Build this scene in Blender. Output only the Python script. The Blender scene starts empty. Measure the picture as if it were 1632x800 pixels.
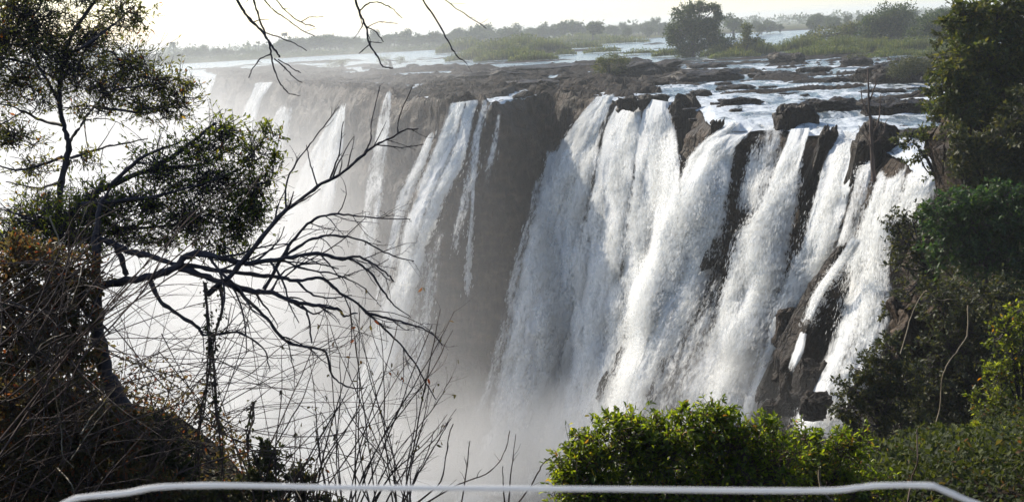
import bpy, math, random
import numpy as np
from mathutils import Vector, Matrix
from mathutils.bvhtree import BVHTree

random.seed(11)
RNG = np.random.default_rng(11)
scene = bpy.context.scene
COL = scene.collection
R = math.radians

# ------------------------------------------------------------------ camera
F_PX, CX, CY = 1750.0, 816.0, 400.0
H = 9.0
PITCH, ROLL = R(11.2), R(3.06)
_f = np.array([0, math.cos(PITCH), -math.sin(PITCH)])
_r0 = np.array([1.0, 0, 0])
_u0 = np.array([0, math.sin(PITCH), math.cos(PITCH)])
_r = math.cos(ROLL) * _r0 - math.sin(ROLL) * _u0
_u = math.sin(ROLL) * _r0 + math.cos(ROLL) * _u0
EYE = np.array([0, 0, H])

def P(px, py, d):
    """world point seen at pixel (px, py) of the 1632 wide photo at depth d"""
    px, py, d = np.broadcast_arrays(np.asarray(px, float), np.asarray(py, float), np.asarray(d, float))
    return EYE + ((px - CX) / F_PX * d)[..., None] * _r + (-(py - CY) / F_PX * d)[..., None] * _u + d[..., None] * _f

def ray(px, py):
    v = P(px, py, 1.0) - EYE
    return v

def G(px, py, z=0.0):
    v = ray(px, py)
    t = (z - H) / v[..., 2]
    return EYE + v * t[..., None]

def PX(w):
    q = np.asarray(w, float) - EYE
    d = q @ _f
    return CX + (q @ _r) / d * F_PX, CY - (q @ _u) / d * F_PX, d

cam = bpy.data.cameras.new('camera')
camo = bpy.data.objects.new('camera', cam)
COL.objects.link(camo)
m = Matrix(((_r[0], _u[0], -_f[0], EYE[0]), (_r[1], _u[1], -_f[1], EYE[1]), (_r[2], _u[2], -_f[2], EYE[2]), (0, 0, 0, 1)))
camo.matrix_world = m
cam.sensor_width = 36
cam.lens = 36 * F_PX / 1632
cam.clip_start = 0.05
cam.clip_end = 20000
cam.dof.use_dof = True
cam.dof.focus_distance = 90
cam.dof.aperture_fstop = 16
scene.camera = camo

# ------------------------------------------------------------------ light
SUN_EL, SUN_AZ = R(35), R(-38)          # azimuth from +Y, negative = to the left
sv = np.array([math.sin(SUN_AZ) * math.cos(SUN_EL), math.cos(SUN_AZ) * math.cos(SUN_EL), math.sin(SUN_EL)])
world = bpy.data.worlds.new('World')
scene.world = world
world.use_nodes = True
wn = world.node_tree
bg = wn.nodes['Background']
sky = wn.nodes.new('ShaderNodeTexSky')
sky.sky_type = 'NISHITA'
sky.sun_disc = False
sky.sun_elevation = SUN_EL
sky.sun_rotation = SUN_AZ
sky.air_density = 1.0
sky.dust_density = 0.6
sky.ozone_density = 1.0
wn.links.new(sky.outputs[0], bg.inputs[0])
bg.inputs[1].default_value = 0.14
sl = bpy.data.lights.new('sun', 'SUN')
sl.energy = 5.0
sl.angle = R(0.53)
sl.color = (1.0, 0.91, 0.77)
so = bpy.data.objects.new('sun', sl)
COL.objects.link(so)
so.rotation_euler = Vector(sv).to_track_quat('Z', 'Y').to_euler()
so.location = (0, 0, 60)

vs = scene.view_settings
vs.view_transform = 'Standard'
vs.look = 'None'
vs.gamma = 1
vs.exposure = 0.36
cy = scene.cycles
cy.use_denoising = True
try:
    cy.denoiser = 'OPENIMAGEDENOISE'
except Exception:
    pass
cy.max_bounces = 8
cy.diffuse_bounces = 3
cy.glossy_bounces = 2
cy.transmission_bounces = 4
cy.volume_bounces = 4
cy.transparent_max_bounces = 24
cy.volume_step_rate = 1.0
cy.volume_max_steps = 256
cy.use_adaptive_sampling = True
cy.adaptive_threshold = 0.02
cy.sample_clamp_indirect = 6

# ------------------------------------------------------------------ noise
def _hash(ix, iy, iz, seed):
    h = (ix.astype(np.int64) * 374761393 + iy.astype(np.int64) * 668265263 + iz.astype(np.int64) * 2147483647 + seed * 974711) & 0xFFFFFFFF
    h = ((h ^ (h >> 13)) * 1274126177) & 0xFFFFFFFF
    h = ((h ^ (h >> 16)) * 2246822519) & 0xFFFFFFFF
    return ((h ^ (h >> 15)) & 0xFFFFFF) / float(0xFFFFFF) * 2 - 1

def vnoise(x, y, z=0.0, seed=0):
    x, y, z = np.broadcast_arrays(np.asarray(x, float), np.asarray(y, float), np.asarray(z, float))
    fx, fy, fz = np.floor(x), np.floor(y), np.floor(z)
    tx, ty, tz = x - fx, y - fy, z - fz
    tx, ty, tz = [t * t * t * (t * (t * 6 - 15) + 10) for t in (tx, ty, tz)]
    out = 0
    for dx in (0, 1):
        for dy in (0, 1):
            for dz in (0, 1):
                wgt = (tx if dx else 1 - tx) * (ty if dy else 1 - ty) * (tz if dz else 1 - tz)
                out = out + wgt * _hash(fx + dx, fy + dy, fz + dz, seed)
    return out

def fbm(x, y, z=0.0, oct=4, seed=0, gain=0.5):
    a, s, tot = 1.0, 0, 0
    f = 1.0
    for k in range(oct):
        s = s + a * vnoise(np.asarray(x) * f, np.asarray(y) * f, np.asarray(z) * f, seed + 17 * k)
        tot += a
        a *= gain
        f *= 2.03
    return s / tot

def unit(v):
    return v / (np.linalg.norm(v, axis=-1, keepdims=True) + 1e-12)

def sstep(a, b, x):
    t = np.clip((np.asarray(x, float) - a) / (b - a), 0, 1)
    return t * t * (3 - 2 * t)

# ------------------------------------------------------------------ object helpers
def mesh_np(name, V, faces, mats=None, parent=None, smooth=True, midx=None):
    """faces: list of int arrays (n x k)"""
    V = np.asarray(V, np.float32).reshape(-1, 3)
    faces = [np.asarray(f, np.int32) for f in faces if len(f)]
    me = bpy.data.meshes.new(name)
    me.vertices.add(len(V))
    me.vertices.foreach_set('co', V.ravel())
    nl = sum(f.size for f in faces)
    nf = sum(len(f) for f in faces)
    me.loops.add(nl)
    me.loops.foreach_set('vertex_index', np.concatenate([f.ravel() for f in faces]))
    me.polygons.add(nf)
    tot = np.concatenate([np.full(len(f), f.shape[1], np.int32) for f in faces])
    st = np.concatenate([[0], np.cumsum(tot)[:-1]]).astype(np.int32)
    me.polygons.foreach_set('loop_start', st)
    me.polygons.foreach_set('loop_total', tot)
    if smooth:
        me.polygons.foreach_set('use_smooth', np.ones(nf, bool))
    mats = mats if isinstance(mats, (list, tuple)) else [mats]
    for mm in mats:
        if mm:
            me.materials.append(mm)
    if midx is not None:
        me.polygons.foreach_set('material_index', np.asarray(midx, np.int32))
    me.update(calc_edges=True)
    me.validate()
    o = bpy.data.objects.new(name, me)
    COL.objects.link(o)
    if parent is not None:
        o.parent = parent
    return o

def tag(o, label=None, cat=None, group=None, kind=None):
    if label: o['label'] = label
    if cat: o['category'] = cat
    if group: o['group'] = group
    if kind: o['kind'] = kind
    return o

def empty(name, loc, label, cat, group=None):
    o = bpy.data.objects.new(name, None)
    COL.objects.link(o)
    o.location = [float(c) for c in loc]
    o.empty_display_size = 0.2
    return tag(o, label, cat, group)

def part(root, name, V, faces, mats, smooth=True, midx=None):
    """mesh given in world coordinates, parented to an empty root"""
    V = np.asarray(V, float) - np.array(root.location)
    return mesh_np(name, V, faces, mats, root, smooth, midx)

def grid_faces(nr, nc, wrap=False):
    r = np.arange(nr - 1)[:, None]
    c = np.arange(nc if wrap else nc - 1)[None, :]
    c2 = (c + 1) % nc
    a = r * nc + c
    b = r * nc + c2
    cc = (r + 1) * nc + c2
    d = (r + 1) * nc + c
    return np.stack([a, b, cc, d], -1).reshape(-1, 4)

# ------------------------------------------------------------------ materials
def new_mat(name):
    mt = bpy.data.materials.new(name)
    mt.use_nodes = True
    nt = mt.node_tree
    nt.nodes.clear()
    out = nt.nodes.new('ShaderNodeOutputMaterial')
    return mt, nt, out

def node(nt, typ, inp=None, **kw):
    n = nt.nodes.new(typ)
    for k, v in kw.items():
        setattr(n, k, v)
    for k, v in (inp or {}).items():
        s = n.inputs[k]
        if isinstance(v, bpy.types.NodeSocket):
            nt.links.new(v, s)
        else:
            s.default_value = v
    return n

def ramp(nt, fac, stops):
    n = nt.nodes.new('ShaderNodeValToRGB')
    cr = n.color_ramp
    while len(cr.elements) < len(stops):
        cr.elements.new(0.5)
    for e, (p, c) in zip(cr.elements, stops):
        e.position = p
        e.color = (*c, 1) if len(c) == 3 else c
    nt.links.new(fac, n.inputs[0])
    return n.outputs[0]

def mathn(nt, op, a, b=None, c=None, clamp=False):
    n = nt.nodes.new('ShaderNodeMath')
    n.operation = op
    n.use_clamp = clamp
    for i, v in enumerate((a, b, c)):
        if v is None: continue
        if isinstance(v, bpy.types.NodeSocket): nt.links.new(v, n.inputs[i])
        else: n.inputs[i].default_value = v
    return n.outputs[0]

def maprange(nt, v, a, b, c=0.0, d=1.0, smooth=True):
    n = nt.nodes.new('ShaderNodeMapRange')
    n.interpolation_type = 'SMOOTHSTEP' if smooth else 'LINEAR'
    nt.links.new(v, n.inputs[0])
    for i, x in enumerate((a, b, c, d)):
        n.inputs[i + 1].default_value = x
    return n.outputs[0]

def mat_leaf(name, stops, transl=0.35, rough=0.45, spec=0.5):
    mt, nt, out = new_mat(name)
    geo = node(nt, 'ShaderNodeNewGeometry')
    col = ramp(nt, geo.outputs['Random Per Island'], stops)
    p = node(nt, 'ShaderNodeBsdfPrincipled', {'Base Color': col, 'Roughness': rough, 'Specular IOR Level': spec})
    hs = node(nt, 'ShaderNodeHueSaturation', {'Color': col, 'Saturation': 1.15, 'Value': 2.1, 'Hue': 0.48})
    t = node(nt, 'ShaderNodeBsdfTranslucent', {'Color': hs.outputs[0]})
    mx = node(nt, 'ShaderNodeMixShader', {0: min(transl * 1.2, 0.6), 1: p.outputs[0], 2: t.outputs[0]})
    nt.links.new(mx.outputs[0], out.inputs[0])
    return mt

def mat_bark(name, c1, c2, scale=6.0):
    mt, nt, out = new_mat(name)
    tc = node(nt, 'ShaderNodeTexCoord')
    mp = node(nt, 'ShaderNodeMapping', {0: tc.outputs['Object'], 'Scale': (1, 1, 0.3)})
    nz = node(nt, 'ShaderNodeTexNoise', {'Vector': mp.outputs[0], 'Scale': scale, 'Detail': 4.0})
    col = ramp(nt, nz.outputs[0], [(0.3, c1), (0.7, c2)])
    bp = node(nt, 'ShaderNodeBump', {'Height': nz.outputs[0], 'Strength': 0.6, 'Distance': 0.02})
    p = node(nt, 'ShaderNodeBsdfPrincipled', {'Base Color': col, 'Roughness': 0.75, 'Specular IOR Level': 0.3, 'Normal': bp.outputs[0]})
    nt.links.new(p.outputs[0], out.inputs[0])
    return mt

def mat_rock(name, c1, c2, c3, scale=0.35, rough=0.6):
    mt, nt, out = new_mat(name)
    geo = node(nt, 'ShaderNodeNewGeometry')
    mp = node(nt, 'ShaderNodeMapping', {0: geo.outputs['Position'], 'Scale': (1, 1, 2.2)})
    n1 = node(nt, 'ShaderNodeTexNoise', {'Vector': mp.outputs[0], 'Scale': scale, 'Detail': 8.0, 'Roughness': 0.65})
    mp2 = node(nt, 'ShaderNodeMapping', {0: geo.outputs['Position'], 'Scale': (1.6, 1.6, 0.25)})
    n2 = node(nt, 'ShaderNodeTexNoise', {'Vector': mp2.outputs[0], 'Scale': scale * 2.5, 'Detail': 6.0, 'Roughness': 0.6})
    mixv = mathn(nt, 'ADD', mathn(nt, 'MULTIPLY', n1.outputs[0], 0.6), mathn(nt, 'MULTIPLY', n2.outputs[0], 0.4))
    col = ramp(nt, mixv, [(0.33, c1), (0.5, c2), (0.68, c3)])
    n3 = node(nt, 'ShaderNodeTexNoise', {'Vector': geo.outputs['Position'], 'Scale': scale * 9, 'Detail': 5.0})
    wv = node(nt, 'ShaderNodeVectorMath', {0: mp2.outputs[0], 1: n1.outputs['Color']}, operation='ADD')
    vo = node(nt, 'ShaderNodeTexVoronoi', {'Vector': wv.outputs[0], 'Scale': scale * 1.8}, feature='DISTANCE_TO_EDGE')
    ck = maprange(nt, vo.outputs['Distance'], 0.0, 0.12)
    hgt = mathn(nt, 'ADD', mathn(nt, 'ADD', mixv, mathn(nt, 'MULTIPLY', n3.outputs[0], 0.25)), mathn(nt, 'MULTIPLY', ck, 0.35))
    bp = node(nt, 'ShaderNodeBump', {'Height': hgt, 'Strength': 0.9, 'Distance': 0.8})
    p = node(nt, 'ShaderNodeBsdfPrincipled', {'Base Color': col, 'Roughness': rough, 'Specular IOR Level': 0.12, 'Normal': bp.outputs[0]})
    nt.links.new(p.outputs[0], out.inputs[0])
    return mt

M_ROCK = mat_rock('rock_brown', (0.008, 0.006, 0.004), (0.030, 0.020, 0.013), (0.11, 0.075, 0.048))
M_WETROCK = mat_rock('rock_wet', (0.006, 0.005, 0.004), (0.020, 0.014, 0.010), (0.055, 0.038, 0.026), 0.5, 0.45)
M_SHELF = mat_rock('rock_shelf', (0.006, 0.005, 0.003), (0.018, 0.012, 0.008), (0.055, 0.038, 0.024), 0.25, 0.8)
M_SOIL = mat_rock('soil', (0.008, 0.007, 0.005), (0.02, 0.015, 0.009), (0.045, 0.032, 0.018), 0.6, 0.9)
M_BARK = mat_bark('bark_dark', (0.022, 0.018, 0.022), (0.075, 0.062, 0.07))
M_TWIG = mat_bark('twig_brown', (0.034, 0.024, 0.02), (0.115, 0.075, 0.058), 3)
M_PALE = mat_bark('twig_pale', (0.18, 0.14, 0.09), (0.34, 0.28, 0.19), 5)
M_LEAF_A = mat_leaf('leaf_olive', [(0.0, (0.055, 0.068, 0.02)), (0.5, (0.10, 0.115, 0.03)), (0.9, (0.16, 0.165, 0.042)), (1.0, (0.24, 0.11, 0.035))], 0.5)
M_LEAF_B = mat_leaf('leaf_mid', [(0.0, (0.05, 0.07, 0.014)), (0.5, (0.10, 0.135, 0.024)), (0.93, (0.16, 0.19, 0.035)), (1.0, (0.24, 0.12, 0.03))], 0.5)
M_LEAF_DRY = mat_leaf('leaf_dry', [(0.0, (0.045, 0.046, 0.016)), (0.45, (0.09, 0.082, 0.028)), (0.85, (0.12, 0.075, 0.03)), (1.0, (0.22, 0.085, 0.032))], 0.42)
M_LEAF_BUSH = mat_leaf('leaf_glossy', [(0.0, (0.045, 0.075, 0.012)), (0.5, (0.10, 0.15, 0.024)), (0.92, (0.17, 0.22, 0.035)), (0.97, (0.30, 0.27, 0.05)), (1.0, (0.2, 0.1, 0.04))], 0.5, 0.36)
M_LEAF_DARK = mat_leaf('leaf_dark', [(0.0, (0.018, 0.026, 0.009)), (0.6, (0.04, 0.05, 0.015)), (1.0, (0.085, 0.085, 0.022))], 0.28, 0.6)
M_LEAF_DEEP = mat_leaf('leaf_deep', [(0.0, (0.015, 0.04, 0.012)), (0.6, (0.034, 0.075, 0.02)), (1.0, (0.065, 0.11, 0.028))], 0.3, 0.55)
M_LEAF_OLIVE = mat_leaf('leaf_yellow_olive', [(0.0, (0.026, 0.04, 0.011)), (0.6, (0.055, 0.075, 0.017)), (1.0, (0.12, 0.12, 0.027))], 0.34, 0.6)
M_LEAF_FAR = mat_leaf('leaf_far', [(0.0, (0.016, 0.034, 0.010)), (0.6, (0.034, 0.062, 0.016)), (1.0, (0.075, 0.10, 0.024))], 0.25, 0.7)
M_REED = mat_leaf('reed', [(0.0, (0.03, 0.05, 0.014)), (0.6, (0.06, 0.085, 0.022)), (1.0, (0.12, 0.125, 0.04))], 0.4, 0.7)

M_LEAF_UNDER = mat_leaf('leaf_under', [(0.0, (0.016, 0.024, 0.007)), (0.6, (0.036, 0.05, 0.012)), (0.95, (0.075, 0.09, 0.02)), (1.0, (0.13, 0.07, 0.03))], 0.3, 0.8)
def mat_fall():
    mt, nt, out = new_mat('falling_water')
    uv = node(nt, 'ShaderNodeUVMap', uv_map='flow')
    dens = node(nt, 'ShaderNodeAttribute', attribute_name='dens')
    m1 = node(nt, 'ShaderNodeMapping', {0: uv.outputs[0], 'Scale': (0.8, 0.22, 1)})
    n1 = node(nt, 'ShaderNodeTexNoise', {'Vector': m1.outputs[0], 'Scale': 1.0, 'Detail': 7.0, 'Roughness': 0.62, 'Distortion': 0.5})
    m2 = node(nt, 'ShaderNodeMapping', {0: uv.outputs[0], 'Scale': (3.4, 1.5, 1)})
    n2 = node(nt, 'ShaderNodeTexNoise', {'Vector': m2.outputs[0], 'Scale': 1.0, 'Detail': 6.0, 'Roughness': 0.65, 'Distortion': 0.8})
    a = mathn(nt, 'ADD', mathn(nt, 'MULTIPLY', n1.outputs[0], 0.6), mathn(nt, 'MULTIPLY', n2.outputs[0], 0.4))
    v = mathn(nt, 'ADD', dens.outputs['Fac'], mathn(nt, 'MULTIPLY', mathn(nt, 'SUBTRACT', a, 0.5), 2.6))
    alpha = maprange(nt, v, 0.2, 0.95)
    bp = node(nt, 'ShaderNodeBump', {'Height': a, 'Strength': 0.6, 'Distance': 0.7})
    col = ramp(nt, a, [(0.3, (0.70, 0.74, 0.77)), (0.6, (0.88, 0.88, 0.87))])
    df = node(nt, 'ShaderNodeBsdfDiffuse', {'Color': col, 'Normal': bp.outputs[0]})
    tl = node(nt, 'ShaderNodeBsdfTranslucent', {'Color': col, 'Normal': bp.outputs[0]})
    mx = node(nt, 'ShaderNodeMixShader', {0: 0.34, 1: df.outputs[0], 2: tl.outputs[0]})
    tr = node(nt, 'ShaderNodeBsdfTransparent')
    m3 = node(nt, 'ShaderNodeMixShader', {0: alpha, 1: tr.outputs[0], 2: mx.outputs[0]})
    nt.links.new(m3.outputs[0], out.inputs[0])
    return mt
M_FALL = mat_fall()
def mat_spray():
    mt, nt, out = new_mat('thrown_spray')
    geo = node(nt, 'ShaderNodeNewGeometry')
    col = ramp(nt, geo.outputs['Random Per Island'], [(0.0, (0.84, 0.85, 0.85)), (1.0, (0.89, 0.89, 0.87))])
    df = node(nt, 'ShaderNodeBsdfDiffuse', {'Color': col})
    tl = node(nt, 'ShaderNodeBsdfTranslucent', {'Color': col})
    mx = node(nt, 'ShaderNodeMixShader', {0: 0.4, 1: df.outputs[0], 2: tl.outputs[0]})
    tr = node(nt, 'ShaderNodeBsdfTransparent')
    m3 = node(nt, 'ShaderNodeMixShader', {0: 0.4, 1: tr.outputs[0], 2: mx.outputs[0]})
    nt.links.new(m3.outputs[0], out.inputs[0])
    return mt
M_SPRAY = mat_spray()

def mat_river():
    mt, nt, out = new_mat('river_water')
    geo = node(nt, 'ShaderNodeNewGeometry')
    foam = node(nt, 'ShaderNodeAttribute', attribute_name='foam')
    mp = node(nt, 'ShaderNodeMapping', {0: geo.outputs['Position'], 'Rotation': (0, 0, R(-25)), 'Scale': (1.0, 0.45, 1)})
    n1 = node(nt, 'ShaderNodeTexNoise', {'Vector': mp.outputs[0], 'Scale': 0.28, 'Detail': 8.0, 'Roughness': 0.68, 'Distortion': 0.6})
    n2 = node(nt, 'ShaderNodeTexNoise', {'Vector': mp.outputs[0], 'Scale': 1.4, 'Detail': 5.0, 'Roughness': 0.6})
    v = mathn(nt, 'ADD', foam.outputs['Fac'], mathn(nt, 'MULTIPLY', mathn(nt, 'SUBTRACT', n1.outputs[0], 0.5), 3.0))
    fm = maprange(nt, v, 0.3, 0.75)
    hgt = mathn(nt, 'ADD', n1.outputs[0], mathn(nt, 'MULTIPLY', n2.outputs[0], 0.35))
    bp = node(nt, 'ShaderNodeBump', {'Height': hgt, 'Strength': 1.0, 'Distance': 0.8})
    w = node(nt, 'ShaderNodeBsdfPrincipled', {'Base Color': (0.05, 0.075, 0.085, 1), 'Roughness': 0.18, 'Normal': bp.outputs[0]})
    d = node(nt, 'ShaderNodeBsdfDiffuse', {'Color': (0.60, 0.64, 0.68, 1), 'Normal': bp.outputs[0]})
    mx = node(nt, 'ShaderNodeMixShader', {0: fm, 1: w.outputs[0], 2: d.outputs[0]})
    nt.links.new(mx.outputs[0], out.inputs[0])
    return mt
M_RIVER = mat_river()

def mat_ground():
    mt, nt, out = new_mat('far_ground')
    geo = node(nt, 'ShaderNodeNewGeometry')
    n1 = node(nt, 'ShaderNodeTexNoise', {'Vector': geo.outputs['Position'], 'Scale': 0.01, 'Detail': 8.0})
    col = ramp(nt, n1.outputs[0], [(0.3, (0.04, 0.05, 0.02)), (0.6, (0.09, 0.09, 0.035)), (0.8, (0.14, 0.12, 0.06))])
    p = node(nt, 'ShaderNodeBsdfDiffuse', {'Color': col})
    nt.links.new(p.outputs[0], out.inputs[0])
    return mt
M_GROUND = mat_ground()

# ------------------------------------------------------------------ lip of the falls (plan curve)
LIP_PX = [(1500, 265), (1430, 236), (1362, 209), (1294, 205), (1240, 198), (1162, 195), (1128, 186), (1112, 166), (1061, 162), (1000, 155),
          (930, 151), (862, 149.5), (790, 160), (750, 159), (712, 164), (640, 158), (550, 146), (440, 131), (352, 123), (300, 119)]
lp = [tuple(G(x, y)[:2]) for x, y in LIP_PX]
lp = [(90, 20), (60, 40), (33, 56)] + lp + [(-190, 560), (-420, 1000), (-900, 1900)]
lp = np.array(lp, float)

def catmull(pts, n=24):
    pts = np.asarray(pts, float)
    q = np.vstack([2 * pts[0] - pts[1], pts, 2 * pts[-1] - pts[-2]])
    out = []
    t = np.linspace(0, 1, n, endpoint=False)[:, None]
    for i in range(len(pts) - 1):
        p0, p1, p2, p3 = q[i:i + 4]
        out.append(0.5 * (2 * p1 + (p2 - p0) * t + (2 * p0 - 5 * p1 + 4 * p2 - p3) * t ** 2 + (3 * p1 - p0 - 3 * p2 + p3) * t ** 3))
    out.append(pts[-1:])
    return np.vstack(out)

def resample(pts, n):
    pts = np.asarray(pts, float)
    L = np.concatenate([[0], np.cumsum(np.linalg.norm(np.diff(pts, axis=0), axis=1))])
    t = np.linspace(0, L[-1], n)
    return np.stack([np.interp(t, L, pts[:, k]) for k in range(pts.shape[1])], -1)

dense = catmull(lp, 40)
dl = np.concatenate([[0], np.cumsum(np.linalg.norm(np.diff(dense, axis=0), axis=1))])
ss = [0.0]
while ss[-1] < dl[-1]:
    yy = np.interp(ss[-1], dl, dense[:, 1])
    ss.append(ss[-1] + min(max(abs(yy) * 0.0028, 0.28), 12.0))
ss = np.array(ss[:-1])
LX = np.interp(ss, dl, dense[:, 0])
LY = np.interp(ss, dl, dense[:, 1])
tg = np.stack([np.gradient(LX, ss), np.gradient(LY, ss)], -1)
def smooth1(a, w):
    k = np.hanning(2 * w + 3)[1:-1]
    k /= k.sum()
    return np.convolve(np.pad(a, w, mode='edge'), k, mode='valid')
tgs = np.stack([smooth1(tg[:, 0], 16), smooth1(tg[:, 1], 16)], -1)
tgs /= np.linalg.norm(tgs, axis=1, keepdims=True)
OUT = np.stack([-tgs[:, 1], tgs[:, 0]], -1)
NS = len(ss)
UP = np.array([0.5, 0.866])
LAND = 1050.0

DRY = [(330, 110), (380, 111), (480, 106), (600, 113), (690, 106), (800, 107), (930, 99), (1080, 94), (1086, 118), (1070, 140), (1040, 149), (930, 153), (862, 152),
       (790, 163), (712, 169), (640, 163), (550, 150), (440, 134), (352, 126)]
def in_poly(x, y, poly):
    x, y = np.asarray(x), np.asarray(y)
    r = np.zeros(x.shape, bool)
    n = len(poly)
    for i in range(n):
        (x1, y1), (x2, y2) = poly[i], poly[(i + 1) % n]
        c = ((y1 > y) != (y2 > y)) & (x < (x2 - x1) * (y - y1) / ((y2 - y1) + 1e-12) + x1)
        r ^= c
    return r

def dry_mask(x, y):
    w = np.stack([x, y, np.zeros_like(x)], -1)
    px, py, d = PX(w)
    jx = 14 * fbm(x / 9, y / 9, 0, 3, 5)
    jy = 3.5 * fbm(x / 7, y / 7, 3, 3, 6)
    k = 0
    for ox, oy in ((0, 0), (-7, 1.4), (7, -1.4), (4, 1.6), (-4, -1.6)):
        k = k + in_poly(px + jx + ox, py + jy + oy, DRY).astype(float)
    ch = np.zeros_like(x)
    for (ax, ay, bx, by, wd) in ((905, 118, 870, 126, 2.4), (870, 126, 905, 133, 1.6), (905, 133, 830, 147, 1.8), (830, 147, 785, 158, 2.2), (640, 119, 705, 116, 2.6), (910, 107, 790, 113, 2.4), (1000, 112, 930, 116, 2.0), (930, 116, 890, 122, 2.2), (560, 116, 620, 112, 2.0), (760, 120, 720, 128, 1.8)):
        t = np.clip(((px - ax) * (bx - ax) + (py - ay) * (by - ay)) / ((bx - ax) ** 2 + (by - ay) ** 2), 0, 1)
        dist = np.hypot((px - ax - t * (bx - ax)) / 5.0, py + jy * 0.4 - ay - t * (by - ay))
        ch = np.maximum(ch, 1 - sstep(wd * 0.6, wd * 1.6, dist))
    return k / 5 * (1 - ch)

wl = np.concatenate([np.arange(0, 24, 0.6), 24 * 1.035 ** np.arange(0, 60), 24 * 1.035 ** 59 * 1.09 ** np.arange(1, 45)])
wl = wl[wl < 5200]
NW = len(wl)
BX = LX[None, :] + UP[0] * wl[:, None]
BY = LY[None, :] + UP[1] * wl[:, None]
dryv = dry_mask(BX, BY)
rough = fbm(BX / 6, BY / 6, 0, 4, 3)
fine = fbm(BX / 1.6, BY / 1.6, 0, 3, 4)
terr = np.round((rough * 1.3) * 3) / 3
ledg = fbm(BX / 11, BY / 4.5, 2, 4, 71)
nearb = 1 - sstep(500, 760, np.hypot(BX, BY))
ledg = np.where(np.hypot(BX, BY) > 260, fbm(BX / 26, BY / 16, 2, 4, 72), ledg)
BZ = -0.9 + dryv * (1.12 + 0.95 * terr + 0.5 * fine + 0.5 * np.round(3 * fbm(BX / 13, BY / 5, 4, 3, 74)) / 3) + 0.12 * fine + (1 - dryv) * nearb * (0.30 + 1.9 * ledg) * sstep(0.0, 6, wl[:, None] + 0 * BX)
distc = np.hypot(BX, BY)
land = sstep(760, 900, distc + 60 * fbm(BX / 150, BY / 150, 0, 3, 9))
BZ = BZ + land * (1.6 + 0.6 * rough)
BZ = np.where(distc > 1200, np.minimum(BZ, 1.2), BZ)
bed = mesh_np('riverbed', np.stack([BX, BY, BZ], -1), [grid_faces(NW, NS)], [M_SHELF, M_GROUND],
              midx=(land[:-1, :-1].ravel() > 0.5).astype(int))
tag(bed, 'brown rock shelf and river bed above the falls, running out to the far bank', kind='structure')

# water sheet of the upper river
nw2 = int(np.searchsorted(wl, 1150))
WX, WY = BX[:nw2], BY[:nw2]
pxw, pyw, dw = PX(np.stack([WX, WY, np.zeros_like(WX)], -1))
near = 1 - sstep(120, 330, distc[:nw2])
WZ = -0.16 + 0.30 * near * fbm(WX / 4.2, WY / 3.0, 0, 4, 21) + 0.16 * near * fbm(WX / 1.3, WY / 1.2, 0, 3, 22)
WZ -= 0.5 * (1 - sstep(0, 3.0, wl[:nw2, None])) * np.ones_like(WX)
river = mesh_np('river_water', np.stack([WX, WY, WZ], -1), [grid_faces(nw2, NS)], M_RIVER)
foam = 0.20 + 0.30 * near + 0.30 * (1 - sstep(0, 12, wl[:nw2, None]))
at = river.data.attributes.new('foam', 'FLOAT', 'POINT')
at.data.foreach_set('value', np.broadcast_to(foam, WX.shape).astype(np.float32).ravel())
tag(river, 'white braided rapids of the upper river above the falls', kind='structure')

# cliff
DEPTH = 56.0
vd = np.concatenate([np.arange(0, 6, 0.4), np.arange(6, DEPTH + 0.1, 0.6)])
NV = len(vd)
def cliff_out(depth, s):
    return 0.24 * depth + 2.2 * (1 - np.exp(-depth / 3.0)) * 0.4
def cliff_pts(noise=True):
    D = vd[:, None] * np.ones((1, NS))
    o = cliff_out(D, 0)
    X = LX[None, :] + OUT[None, :, 0] * o
    Y = LY[None, :] + OUT[None, :, 1] * o
    Z = -D * np.ones_like(X)
    if noise:
        # jointed basalt: vertical columns, stepped ledges, fine relief
        S = ss[None, :] * np.ones_like(D)
        col = fbm(S / 4.5, D / 16, 0, 3, 31)
        col = np.round(col * 4) / 4 * 0.6 + col * 0.4
        led = fbm(S / 14, D / 3.4, 5, 3, 33)
        led = np.round(led * 3) / 3 * 0.6 + led * 0.4
        fin = fbm(S / 1.1, D / 1.8, 0, 3, 35)
        k = sstep(0, 3, D)
        dd = (1.9 * col + 1.2 * led) * k + 0.38 * fin * sstep(0, 1.0, D)
        X = X + OUT[None, :, 0] * dd
        Y = Y + OUT[None, :, 1] * dd
        Z = Z + BZ[0][None, :] * (1 - sstep(0, 4, D)) + 0.35 * k * vnoise(S / 2, D / 2, 0, 37)
    return np.stack([X, Y, Z], -1)
cliff = mesh_np('cliff', cliff_pts(), [grid_faces(NV, NS)], M_ROCK, smooth=False)
tag(cliff, 'dark brown basalt cliff that the river falls over', kind='structure')

smooth_pts = cliff_pts(True)
pl = np.stack([BX[:60], BY[:60], np.zeros_like(BX[:60])], -1)
bv = np.vstack([smooth_pts.reshape(-1, 3), pl.reshape(-1, 3)])
bf = np.vstack([grid_faces(NV, NS), grid_faces(60, NS) + NV * NS])
BVH = BVHTree.FromPolygons([tuple(v) for v in bv], [tuple(int(i) for i in f) for f in bf])
POOL_Z = -50.0
eyeV = Vector(EYE)
def cliff_depth(px, py):
    v = ray(px, py)
    n = np.linalg.norm(v)
    h = BVH.ray_cast(eyeV, Vector(v / n))
    best = h[3] if h[0] is not None else 1e9
    if v[2] < 0:
        best = min(best, (POOL_Z - H) / (v[2] / n))
    return min(best, 600.0) / n          # depth along the view axis (ray has forward component 1)

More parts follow.
